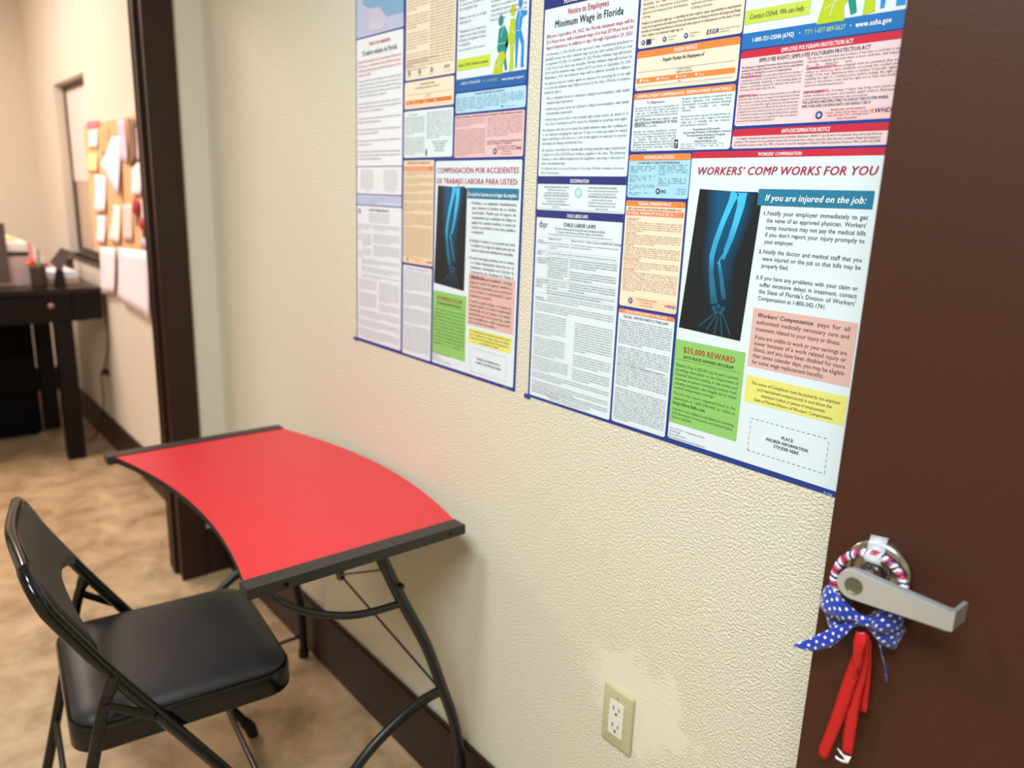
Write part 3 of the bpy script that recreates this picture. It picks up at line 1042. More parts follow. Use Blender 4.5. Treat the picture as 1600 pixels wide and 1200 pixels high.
    t.disc((0.4760, 0.5700), 0.0008, WHITE, Y_TEXT)
    t.text('TTY 1-877-889-5627', 0.4825, 0.5670, 0.0078, (196, 214, 130), 'r', width=0.052)
    t.disc((0.5410, 0.5700), 0.0008, WHITE, Y_TEXT)
    t.text('www.osha.gov', 0.5470, 0.5670, 0.0086, (250, 252, 252), 'b', width=0.042)
    figures(t, 0.485, 0.579, 1.18)
    t.para(filler('poly', 16, 38, 81, gaps=(4, 9)), 0.402, 0.490, 0.745, 0.0075, 0.0070, D_)
    fin(o, t)
    o, t = P.panel(0.3940, 0.6060, 0.4635, 0.5575, PINKP, 0.5485, CRIM, 'EMPLOYEE POLYGRAPH PROTECTION ACT', 0.0072, hw=0.094)
    t.text('EMPLOYEE RIGHTS | EMPLOYEE POLYGRAPH PROTECTION ACT', 0.4955, 0.5415, 0.0068, (64, 52, 64), 'mb', align='c', width=0.146)
    PB = (112, 78, 92)
    t.para(["The Employee Polygraph Protection Act prohibits most private", "employers from using lie detector tests either for pre-employment", "screening or during the course of employment."], 0.397, 0.4855, 0.5355, 0.0038, 0.0042, (66, 50, 60), 'mb')
    t.para(["PROHIBITIONS Employers are generally prohibited from requiring or", "requesting any employee or job applicant to take a lie detector test,", "and from discharging, disciplining, or discriminating against an", "employee or prospective employee for refusing to take a test or for", "exercising other rights under the Act.", "", "EXEMPTIONS Federal, State and local governments are not affected", "by the law. Also, the law does not apply to tests given by the Federal", "Government to certain private individuals engaged in national"] + filler('poly', 6, 66, 84), 0.397, 0.4855, 0.5235, 0.00392, 0.0041, PB)
    t.para(["The law does not preempt any provision of any State or local law or any", "collective bargaining agreement which is more restrictive with respect", "to lie detector tests.", "EXAMINEE RIGHTS Where polygraph tests are permitted, they are", "subject to numerous strict standards concerning the conduct and", "length of the test. Examinees have a number of specific rights,", "including the right to a written notice before testing, the right to", "refuse or discontinue a test, and the right not to have test results", "disclosed to unauthorized persons.", "", "ENFORCEMENT The Secretary of Labor may bring court actions to", "restrain violations and assess civil penalties against violators. Employees", "or job applicants may also bring their own court actions."], 0.4905, 0.6035, 0.5375, 0.00395, 0.0042, PB)
    for (a, v, l) in ((0.397, 0.5235, 'PROHIBITIONS'), (0.397, 0.5000, 'EXEMPTIONS'), (0.4905, 0.5257, 'EXAMINEE RIGHTS'), (0.4905, 0.4980, 'ENFORCEMENT')):
        t.text(l, a, v, 0.0043, (214, 60, 84), 'mb', y=Y_TEXT - 0.0002)
    t.text('THE LAW REQUIRES EMPLOYERS TO DISPLAY THIS POSTER WHERE', 0.4905, 0.4858, 0.0046, (56, 46, 60), 'mb', width=0.107)
    t.text('EMPLOYEES AND JOB APPLICANTS CAN READILY SEE IT.', 0.4905, 0.4812, 0.0046, (56, 46, 60), 'mb', width=0.088)
    t.rect(0.5065, 0.6035, 0.4645, 0.4785, (244, 196, 196), Y_BAND)
    seal(t, (0.5150, 0.4715), 0.0048)
    t.text('WAGE AND HOUR DIVISION', 0.5510, 0.4757, 0.0032, PB, 'mb', align='c')
    t.text('UNITED STATES DEPARTMENT OF LABOR', 0.5510, 0.4722, 0.0030, PB, 'm', align='c')
    t.text('1-866-487-9243 TTY: 1-877-889-5627', 0.5510, 0.4690, 0.0032, PB, 'mb', align='c')
    t.text('www.dol.gov/whd', 0.5510, 0.4657, 0.0032, (60, 48, 60), 'mb', align='c')
    whd(t, 0.5830, 0.4705, 0.0075)
    fin(o, t)
    o, t = P.panel(0.3930, 0.6050, 0.4345, 0.4595, PINKP, 0.4505, CRIM, 'ANTI-DISCRIMINATION NOTICE', 0.0072, hw=0.066)
    for i, l in enumerate(("It is illegal to discriminate against work authorized individuals. Employers CANNOT specify which document(s) they will accept from an", "employee. The refusal to hire an individual because the documents have a future expiration date may also constitute illegal discrimination.", "For information, please contact The Office of Special Counsel for Immigration Related Unfair Employment Practices Office at 800-255-7688.")):
        t.text(l, 0.4000 if i == 0 else 0.3970, 0.4462 - i * 0.0042, 0.0042, (92, 62, 78), 'm', width=0.1990 if i else 0.1960)
    fin(o, t)
    workers_comp(P, ("WORKERS’ COMP WORKS FOR YOU",), "If you are injured on the job:",
                 (('1.', ("Notify your employer immediately to get", "the name of an approved physician. Workers’", "comp insurance may not pay the medical bills", "if you don’t report your injury promptly to", "your employer."), 0.3490),
                  ('2.', ("Notify the doctor and medical staff that you", "were injured on the job so that bills may be", "properly filed."), 0.2990),
                  ('3.', ("If you have any problems with your claim or", "suffer excessive delays in treatment, contact", "the State of Florida’s Division of Workers’", "Compensation at 1-800-342-1741."), 0.2645)),
                 (("pays for all", 0.2140, 'r', True, "Workers’ Compensation"), ("authorized medically necessary care and", 0.2045, 'r', True, None), ("treatment related to your injury or illness.", 0.1950, 'r', False, None),
                  ("If you are unable to work or your earnings are", 0.1838, 'r', True, None), ("lower because of a work related injury or", 0.1752, 'r', True, None), ("illness, and you have been disabled for more", 0.1666, 'r', True, None), ("than seven calendar days, you may be eligible", 0.1580, 'r', True, None), ("for some wage replacement benefits.", 0.1494, 'r', False, None)),
                 (("This notice of Compliance must be posted by the employer", 0.1205, 0.129), ("and maintained conspicuously in and about the", 0.1130, 0.108), ("employer’s place or places of employment.", 0.1055, 0.094), ("State of Florida Division of Workers’ Compensation.", 0.0980, 0.116)),
                 ("$25,000 REWARD", "ANTI-FRAUD REWARD PROGRAM", 0.1440, 0.1350),
                 (("Rewards of up to $25,000 may be paid to persons", 0.1215, 'r', True), ("providing information to the Department of", 0.1143, 'r', True), ("Financial Services leading to the arrest and", 0.1073, 'r', True), ("conviction of persons committing insurance fraud,", 0.1003, 'r', True), ("including employers who illegally fail to obtain", 0.0933, 'r', True), ("workers’ compensation coverage.", 0.0865, 'r', False),
                  ("Persons may report suspected fraud to the", 0.0775, 'r', True), ("department at 1-800-378-0445 or online at", 0.0700, 'r', True), ("https://first.fldfs.com", 0.0620, 'b', False),
                  ("A person is not subject to civil liability for furnishing", 0.0530, 'r', True), ("such information, if such person acts without malice,", 0.0465, 'r', True), ("fraud or bad faith.", 0.0400, 'r', False)),
                 (("PLACE", 0.0545, 0.0175), ("INSURER INFORMATION", 0.0470, 0.063), ("STICKER HERE", 0.0400, 0.0375)))
    p = Print(P.map)
    p.text('FL-1022', 0.5870, -0.0005, 0.0034, (220, 226, 240), 'mb', y=Y_TEXT)
    p.build('form_number', P.o)
    tb = bmesh.new()
    loft(tb, [[(a, y_, b) for a, b in rrect(-0.012, 0.004, -0.0055, 0.0025, 0.002)] for y_ in (-0.0003, -0.0026)])
    from_bm('corner_tab', tb, M_BLUETAPE, P.o)


def spanish():
    P = Poster(-1.6906, 1.038, (0.021, 0.013), 'glossy Spanish labor law poster hanging above the red table', 'workplace notice posters')
    P.sheet(-0.0035, 0.6135, -0.0055, 0.93, (40, 58, 138))
    LAV, D_ = (200, 206, 232), (100, 104, 112)
    o, t = P.panel(0.0005, 0.203, 0.693, 0.92, (190, 196, 224), r=0.002)
    t.poly([(0.030, 0.85), (0.203, 0.85), (0.203, 0.720), (0.130, 0.722), (0.105, 0.745), (0.060, 0.748), (0.030, 0.76)], (132, 172, 208), Y_BAND)
    t.poly([(0.105, 0.745), (0.135, 0.720), (0.120, 0.700), (0.060, 0.700), (0.060, 0.745)], (206, 196, 216), Y_BAND - 0.0001)
    for i in range(4):
        t.line((0.01, 0.703 + i * 0.004), (0.19, 0.703 + i * 0.004), 0.0012, (214, 220, 240), Y_BAND - 0.0002)
    fin(o, t)
    o, t = P.panel(0.0010, 0.2025, 0.4140, 0.6895, (234, 236, 242), r=0.002)
    t.text('Aviso a los empleados', 0.105, 0.672, 0.0125, (196, 66, 88), 'b', align='c', width=0.092)
    t.text('El salario mínimo de Florida', 0.104, 0.653, 0.0155, (88, 92, 104), 'b', align='c', width=0.150)
    t.para(["A partir del 30 de septiembre de 2022, el salario mínimo de Florida será de", "$11.00 por hora, con un salario mínimo de al menos $7.98 por hora para los", "empleados que reciben propinas, además de las propinas, hasta el 29 de", "septiembre de 2023."], 0.008, 0.196, 0.6385, 0.0093, 0.0078, (206, 70, 96), 'mb')
    t.para(filler('es', 22, 78, 101, gaps=(5, 9, 12, 15, 18)), 0.008, 0.196, 0.598, 0.0081, 0.0070, (112, 114, 122))
    fin(o, t)
    o, t = P.panel(0.0015, 0.2015, 0.3515, 0.4120, (230, 232, 238), r=0.002)
    t.disc((0.100, 0.383), 0.011, (222, 234, 226), Y_BAND)
    for uu, u1 in ((0.012, 0.088), (0.114, 0.196)):
        for i, l in enumerate(filler('es', 9, 40, uu * 999)):
            t.text(l, (uu + u1) / 2, 0.402 - i * 0.0056, 0.0046, (130, 134, 142), 'm', align='c', sx=0.86)
    fin(o, t)
    o, t = P.panel(0.0015, 0.2015, 0.3265, 0.3490, (196, 204, 234), r=0.002)
    t.para(filler('es', 3, 110, 105), 0.006, 0.196, 0.342, 0.006, 0.0048, (150, 158, 200))
    t.line((0.078, 0.327), (0.078, 0.348), 0.0006, (120, 128, 180), Y_TEXT)
    t.line((0.120, 0.327), (0.120, 0.348), 0.0006, (120, 128, 180), Y_TEXT)
    fin(o, t)
    o, t = P.panel(0.0015, 0.2035, 0.0025, 0.3240, (228, 231, 237), r=0.003)
    DC = (118, 122, 130)
    t.text('LEYES DE TRABAJO INFANTIL', 0.104, 0.3125, 0.0078, (88, 90, 98), 'b', align='c', width=0.090)
    seal(t, (0.014, 0.311), 0.006, (120, 124, 140))
    for i in range(4):
        t.text(filler('es', 1, 70, 110 + i)[0], 0.105, 0.305 - i * 0.0058, 0.0046, DC, 'm', align='c')
    t.rect(0.028, 0.0283, 0.20, 0.288, DC, Y_TEXT)
    for v0 in (0.285, 0.262, 0.222):
        t.para(filler('es', 4, 30, int(v0 * 900)), 0.005, 0.026, v0 - 0.006, 0.0044, 0.0038, DC)
    t.para(filler('es', 3, 44, 121), 0.032, 0.072, 0.279, 0.0045, 0.0042, DC)
    t.para(filler('es', 3, 90, 122), 0.078, 0.196, 0.279, 0.0045, 0.0042, DC)
    t.para(filler('es', 12, 34, 123, gaps=(7,)), 0.032, 0.070, 0.257, 0.0044, 0.0042, DC)
    t.para(filler('es', 12, 92, 124, gaps=(5,)), 0.080, 0.196, 0.259, 0.0044, 0.0042, DC)
    t.para(filler('es', 10, 130, 125, gaps=(3, 7)), 0.024, 0.196, 0.198, 0.0046, 0.0042, DC)
    t.para(filler('es', 15, 58, 126, gaps=(6,)), 0.008, 0.094, 0.148, 0.0046, 0.0042, DC)
    t.para(filler('es', 15, 58, 127, gaps=(10,)), 0.106, 0.196, 0.148, 0.0046, 0.0042, DC)
    t.para(filler('es', 15, 140, 128, gaps=(4, 9)), 0.008, 0.196, 0.074, 0.0046, 0.0042, DC)
    fin(o, t)
    BR = (126, 108, 98)
    o, t = P.panel(0.2130, 0.3925, 0.5855, 0.92, (242, 224, 200))
    t.para(filler('es', 26, 46, 131, gaps=(7, 13, 20)), 0.217, 0.300, 0.752, 0.0056, 0.0052, (166, 120, 108))
    t.para(filler('es', 26, 50, 132), 0.304, 0.388, 0.762, 0.0056, 0.0052, (110, 92, 84))
    t.para(filler('es', 4, 98, 133), 0.217, 0.388, 0.621, 0.0056, 0.0052, BR)
    for uu in (0.228, 0.268, 0.312):
        seal(t, (uu, 0.599), 0.0048, (58, 62, 108))
        t.text('Departamento', uu, 0.591, 0.0030, BR, 'm', align='c')
    t.text('ESGR', 0.356, 0.598, 0.0078, (62, 66, 108), 'bi')
    t.text('Apoyo del empleador', 0.356, 0.592, 0.0030, BR, 'm')
    fin(o, t)
    o, t = P.panel(0.2105, 0.3910, 0.5285, 0.5815, (244, 224, 198))
    t.text('AVISO DE DIA DE COBRO', 0.2975, 0.5725, 0.0058, (80, 66, 62), 'mb', align='c', width=0.052)
    t.text('Los dias regulares de pago para los empleados de', 0.2975, 0.5665, 0.0054, (80, 66, 62), 'mb', align='c', width=0.090)
    for v in (0.556, 0.533):
        t.line((0.214, v), (0.386, v), 0.0004, BR, Y_TEXT)
    t.text('(Compañia)', 0.300, 0.552, 0.0036, BR, 'm', align='c')
    t.text('seran como sigue:', 0.300, 0.548, 0.0036, BR, 'm', align='c')
    t.rect(0.2155, 0.3840, 0.5370, 0.5450, (222, 120, 54), Y_BAND)
    for uu, l in ((0.224, 'Semanal'), (0.247, 'Quincenal'), (0.286, 'Mensual'), (0.324, 'Otro')):
        t.rect(uu, uu + 0.0032, 0.5392, 0.5426, (250, 246, 240), Y_TEXT)
        t.text(l, uu + 0.005, 0.5392, 0.0038, (250, 246, 240), 'mb')
    fin(o, t)
    o, t = P.panel(0.2090, 0.3905, 0.4300, 0.5240, (222, 234, 238))
    t.text('A los empleados:', 0.246, 0.5155, 0.0048, (180, 80, 90), 'mb', align='c')
    t.para(filler('es', 19, 48, 141, gaps=(9,)), 0.213, 0.290, 0.510, 0.0041, 0.0040, D_)
    t.para(filler('es', 13, 52, 142), 0.297, 0.386, 0.5165, 0.0041, 0.0040, (90, 110, 116))
    for i, l in enumerate(('Departamento de Oportunidad', 'Economica de la Florida', 'Programa de Asistencia', '1-800-204-2418', 'www.floridajobs.org')):
        t.text(l, 0.345, 0.4595 - i * 0.0045, 0.0042, (80, 90, 96), 'mb', align='c')
    t.rect(0.2945, 0.2995, 0.4335, 0.4455, (40, 44, 50), Y_TEXT)
    fin(o, t)
    TAN, BN = (232, 208, 178), (150, 124, 102)
    o, t = P.panel(0.2090, 0.3275, 0.2065, 0.4245, TAN)
    t.text('DERECHOS DE LOS TRABAJADORES', 0.268, 0.4175, 0.0050, (96, 74, 58), 'mb', align='c', width=0.086)
    t.rect(0.2095, 0.3240, 0.4035, 0.4115, (230, 128, 74), Y_BAND)
    t.text('SALARIO MINIMO FEDERAL $7.25', 0.212, 0.4048, 0.0068, (248, 222, 200), 'b', width=0.096)
    t.para(filler('es', 56, 76, 151, gaps=(3, 8, 13, 19, 26, 35)), 0.2125, 0.3225, 0.3995, 0.00325, 0.0033, BN)
    t.rect(0.2095, 0.3255, 0.2075, 0.2205, (244, 206, 168), Y_BAND)
    seal(t, (0.2300, 0.2150), 0.0040, (60, 66, 110))
    t.text('DIVISION DE HORAS Y SALARIOS', 0.266, 0.2165, 0.0030, BN, 'mb', align='c')
    t.text('1-866-487-9243', 0.266, 0.2120, 0.0034, (200, 96, 60), 'mb', align='c')
    whd(t, 0.3060, 0.2120, 0.0070)
    fin(o, t)
    o, t = P.panel(0.2110, 0.3255, 0.0005, 0.2015, (226, 229, 235))
    t.text('LA IGUALDAD DE OPORTUNIDAD ES LEY', 0.268, 0.194, 0.0048, (186, 120, 130), 'mb', align='c', width=0.098)
    t.para(filler('es', 48, 74, 161, gaps=(12, 21, 31)), 0.2145, 0.3220, 0.1885, 0.0038, 0.0037, (112, 116, 124))
    fin(o, t)
    # column 3
    o, t = P.panel(0.3985, 0.6080, 0.5520, 0.92, WHITE, r=0.002)
    t.rect(0.3985, 0.6080, 0.5490, 0.5725, (34, 98, 168), Y_BAND)
    t.rect(0.4005, 0.5040, 0.5875, 0.6080, (200, 216, 74), Y_BAND)
    t.text('Llama OSHA. Podemos ayudar', 0.4045, 0.5945, 0.0080, (60, 66, 50), 'i', width=0.094)
    t.text('1-800-321-OSHA (6742)', 0.4140, 0.5615, 0.0070, (226, 236, 246), 'b', width=0.062)
    t.text('TTY 1-877-889-5627', 0.4820, 0.5605, 0.0066, (170, 196, 140), 'r', width=0.048)
    t.text('www.osha.gov/espanol', 0.5400, 0.5595, 0.0070, (226, 236, 246), 'b', width=0.062)
    figures(t, 0.504, 0.573, 0.98)
    DD = (112, 116, 124)
    t.para(filler('es', 13, 34, 171, gaps=(5, 8)), 0.404, 0.489, 0.7250, 0.0078, 0.0074, DD)
    t.para(filler('es', 9, 42, 172), 0.502, 0.604, 0.7250, 0.0078, 0.0074, DD)
    t.text(filler('es', 1, 66, 173)[0], 0.402, 0.6230, 0.0054, DD, 'm', width=0.086)
    fin(o, t)
    o, t = P.panel(0.3985, 0.6095, 0.5105, 0.5465, (178, 218, 240))
    t.text('ES POSIBLE QUE DEBA VERIFICAR SU RETENCION', 0.505, 0.5410, 0.0046, (50, 76, 100), 'mb', align='c', width=0.088)
    for a, b, k in ((0.402, 0.464, 0), (0.468, 0.536, 1), (0.540, 0.604, 2)):
        t.para(filler('es', 8 if k != 2 else 6, 40, 181 + k), a, b, 0.5365, 0.0031, 0.0034, (76, 104, 126))
    t.text('IRS', 0.541, 0.5135, 0.0052, (40, 56, 76), 'bi')
    t.text('Departamento del Tesoro', 0.552, 0.5140, 0.0030, (76, 104, 126), 'm')
    fin(o, t)
    o, t = P.panel(0.3970, 0.6085, 0.4275, 0.5065, (232, 192, 194))
    t.text('DERECHOS DEL EMPLEADO - LEY PARA LA PROTECCION DEL EMPLEADO CONTRA LA PRUEBA DEL POLIGRAFO', 0.400, 0.5010, 0.0050, (84, 46, 56), 'mb', width=0.204)
    t.para(filler('es', 19, 66, 191, gaps=(4,)), 0.400, 0.4965, 0.4965, 0.0036, 0.0038, (148, 96, 104))
    t.para(filler('es', 9, 66, 192), 0.502, 0.6045, 0.4960, 0.0039, 0.0040, (148, 96, 104))
    t.para(["LA LEY EXIGE QUE LOS EMPLEADORES EXHIBAN ESTE AVISO", "DONDE LOS EMPLEADOS LO PUEDAN VER."], 0.502, 0.6045, 0.4540, 0.0042, 0.0042, (84, 46, 56), 'mb')
    seal(t, (0.5275, 0.4375), 0.0055, (46, 44, 88))
    for i, l in enumerate(('DIVISION DE HORAS Y SALARIOS', 'DEPARTAMENTO DE TRABAJO', '1-866-487-9243', 'www.dol.gov/whd')):
        t.text(l, 0.561, 0.4445 - i * 0.0042, 0.0038, (170, 84, 84), 'mb', align='c')
    t.text('WHD', 0.589, 0.4395, 0.0075, (50, 46, 96), 'b', width=0.015)
    fin(o, t)
    workers_comp(P, ("COMPENSACIÓN POR ACCIDENTES", "DE TRABAJO LABORA PARA USTED:"), "Si usted se lastima en su lugar de empleo:",
                 (('1.', ("Notifique a su empleador inmediatamente", "para obtener el nombre de un medico", "autorizado. Puede que el seguro de", "compensación por accidentes de trabajo no", "pague sus cuentas medicas si usted no", "reporta su accidente lo mas antes posible a", "su empleador."), 0.3400),
                  ('2.', ("Notifique al medico y a su personal que usted", "se lastimó en su lugar de empleo para que las", "cuentas medicas sean debidamente sometidas."), 0.2680),
                  ('3.', ("Si usted tiene algún problema con su reclamo", "o si tiene demasiados demoras en su", "tratamiento, comuníquese con la División de", "Compensación por Accidentes de Trabajo al", "1-800-342-1741."), 0.2345)),
                 (("de trabajo", 0.1960, 'r', True, "Compensación por accidentes"), ("paga por todos los gastos médicos y", 0.1870, 'r', True, None), ("tratamientos autorizados que se relacionen", 0.1780, 'r', True, None), ("con la lesión o enfermedad y sean", 0.1690, 'r', True, None), ("medicamente necesarios.", 0.1600, 'r', False, None),
                  ("Si usted no puede trabajar o su ingreso es", 0.1490, 'r', True, None), ("reducido debido a una lesión o enfermedad", 0.1405, 'r', True, None), ("relacionada con su trabajo, y ha estado", 0.1320, 'r', True, None), ("incapacitado por mas de siete días, puede", 0.1235, 'r', True, None), ("que sea elegible para recibir compensación", 0.1150, 'r', True, None), ("por una porción de su sueldo.", 0.1070, 'r', False, None)),
                 (("Este certificado debe ser colocado y mantenido a la vista", 0.0895, 0.128), ("por el empleador en su lugar o lugares de empleo", 0.0825, 0.124), ("Estado de la Florida División de Compensación", 0.0755, 0.118), ("por Accidentes de Trabajo.", 0.0690, 0.060)),
                 ("RECOMPENSA DE $25,000", "PROGRAMA DE RECOMPENSA POR FRAUDE", 0.1400, 0.1310),
                 tuple((l, 0.1180 - i * 0.0073, 'r', True) for i, l in enumerate(filler('es', 11, 48, 201))),
                 (("PONGA LA ETIQUETA DE LA", 0.0355, 0.075), ("COMPAÑIA DE SEGUROS AQUI", 0.0275, 0.080)), es=True)
    p = Print(P.map)
    p.text('FL-102S', 0.580, -0.0045, 0.0036, (190, 200, 226), 'mb', y=Y_TEXT)
    p.build('form_number', P.o)
    tb = bmesh.new()
    loft(tb, [[(a, y_, b) for a, b in rrect(-0.018, 0.002, -0.006, 0.001, 0.002)] for y_ in (-0.0003, -0.0026)])
    from_bm('corner_tab', tb, M_BLUETAPE, P.o)


english()
spanish()

# ------------------------------------------------------------------ red desk
XA, XB = -1.167, -1.982           # near and far end frames
ZT = 0.745


def build_table():
    T = empty('student_desk', (-1.575, -0.25, 0))
    tag(T, 'small desk with curved red top and black bowed legs against the wall', 'desk')
    O = T.location

    def q(x, y, z):
        return Vector((x, y, z)) - O
    # curved top: both long edges are arcs bulging to the wall
    bm = bmesh.new()
    n = 28
    tops = []
    x0, x1 = XA - 0.012, XB + 0.012
    outline_r, outline_w = [], []
    for k in range(n + 1):
        f = k / n
        x = x0 + (x1 - x0) * f
        s = 1 - (2 * f - 1) ** 2
        outline_r.append((x, -0.500 - 0.016 * f + 0.050 * s))
        outline_w.append((x, -0.062 - 0.028 * f + 0.060 * s))
    zt, zb = ZT, ZT - 0.003
    rings = []
    for z in (zb, zt):
        rings.append([q(x, y, z) for x, y in outline_r] + [q(x, y, z) for x, y in outline_w[::-1]])
    bmv = [[bm.verts.new(p) for p in r] for r in rings]
    m = n + 1
    for R, flip in ((bmv[0], True), (bmv[1], False)):
        for k in range(n):
            f = (R[k], R[k + 1], R[2 * m - 2 - k], R[2 * m - 1 - k])
            bm.faces.new(f[::-1] if flip else f)
    N = 2 * m
    for k in range(N):
        bm.faces.new((bmv[0][k], bmv[0][(k + 1) % N], bmv[1][(k + 1) % N], bmv[1][k]))
    from_bm('desktop', bm, M_RED, T)
    # dark core board under the red face
    bm = bmesh.new()
    ins = 0.001
    loft(bm, [[q(x, y + ins, z) for x, y in outline_r] + [q(x, y - ins, z) for x, y in outline_w[::-1]] for z in (ZT - 0.017, zb)], False, False)
    for z in (ZT - 0.017,):
        R = [bm.verts.new(q(x, y + ins, z)) for x, y in outline_r] + [bm.verts.new(q(x, y - ins, z)) for x, y in outline_w[::-1]]
        for k in range(n):
            bm.faces.new((R[k], R[k + 1], R[2 * m - 2 - k], R[2 * m - 1 - k]))
    from_bm('core_board', bm, M_DARK, T)
    # end bars
    for X, y0, y1, far in ((XA, -0.507, -0.058, 0), (XB, -0.533, -0.084, 1)):
        bm = bmesh.new()
        box(bm, q(X - 0.019, y0, ZT - 0.018), q(X + 0.019, y1, ZT + 0.002), 0.0012)
        bar = from_bm('end_bar', bm, M_BAR, T)
        if not far:
            for yy in (-0.44, -0.095):
                tube_obj('bolt', [q(X + 0.0185, yy, ZT - 0.0075), q(X + 0.0215, yy, ZT - 0.0075)], 0.0038, M_GLOSS, T, 10)
    R = 0.0125
    for X in (XA, XB):
        dy = 0 if X == XA else -0.026
        pts = catmull([q(X, -0.245 + dy * 0.6, ZT - 0.018), q(X, -0.195 + dy * 0.6, 0.612), q(X, -0.141, 0.500), q(X, -0.098, 0.380), q(X, -0.062, 0.270), q(X, -0.044, 0.150), q(X, -0.040, 0.012)], 5)
        tube_obj('leg', pts, R, M_BLACKPC, T, 12, flat_=0.75, flat_dir=Vector((1, 0, 0)))
        pts = catmull([q(X, -0.100, 0.372), q(X, -0.160, 0.364), q(X, -0.237, 0.330), q(X, -0.300, 0.285), q(X, -0.370, 0.205), q(X, -0.425, 0.110), q(X, -0.455, 0.012)], 5)
        tube_obj('leg', pts, R * 0.95, M_BLACKPC, T, 12, flat_=0.75, flat_dir=Vector((1, 0, 0)))
        pts = catmull([q(X, -0.465, ZT - 0.018), q(X, -0.451, 0.703), q(X, -0.417, 0.674), q(X, -0.373, 0.648), q(X, -0.318, 0.625), q(X, -0.264, 0.614), q(X, -0.197, 0.610)], 5)
        tube_obj('brace', pts, 0.0075, M_BLACKPC, T, 10)
        tube_obj('stretcher', [q(X, -0.043, 0.072), q(X, -0.44, 0.072)], 0.005, M_BLACKPC, T, 8)
        for yy in (-0.040, -0.455):
            tube_obj('foot_cap', [q(X, yy, 0.0), q(X, yy, 0.024)], 0.0155, M_DARK, T, 12)
    hub = q(-1.575, -0.12, 0.473)
    for X in (XA, XB):
        tube_obj('tie_rod', [q(X, -0.100, 0.372), hub], 0.0026, M_BLACKPC, T, 6)
        tube_obj('tie_rod', [q(X, -0.238, 0.695), hub], 0.0026, M_BLACKPC, T, 6)
    tube_obj('rod_hub', [hub + Vector((0, -0.006, 0)), hub + Vector((0, 0.006, 0))], 0.014, M_BLACKPC, T, 14)
    tube_obj('bolt', [q(XA, -0.205, 0.655), q(XA + 0.016, -0.205, 0.655)], 0.005, M_GLOSS, T, 10)


build_table()


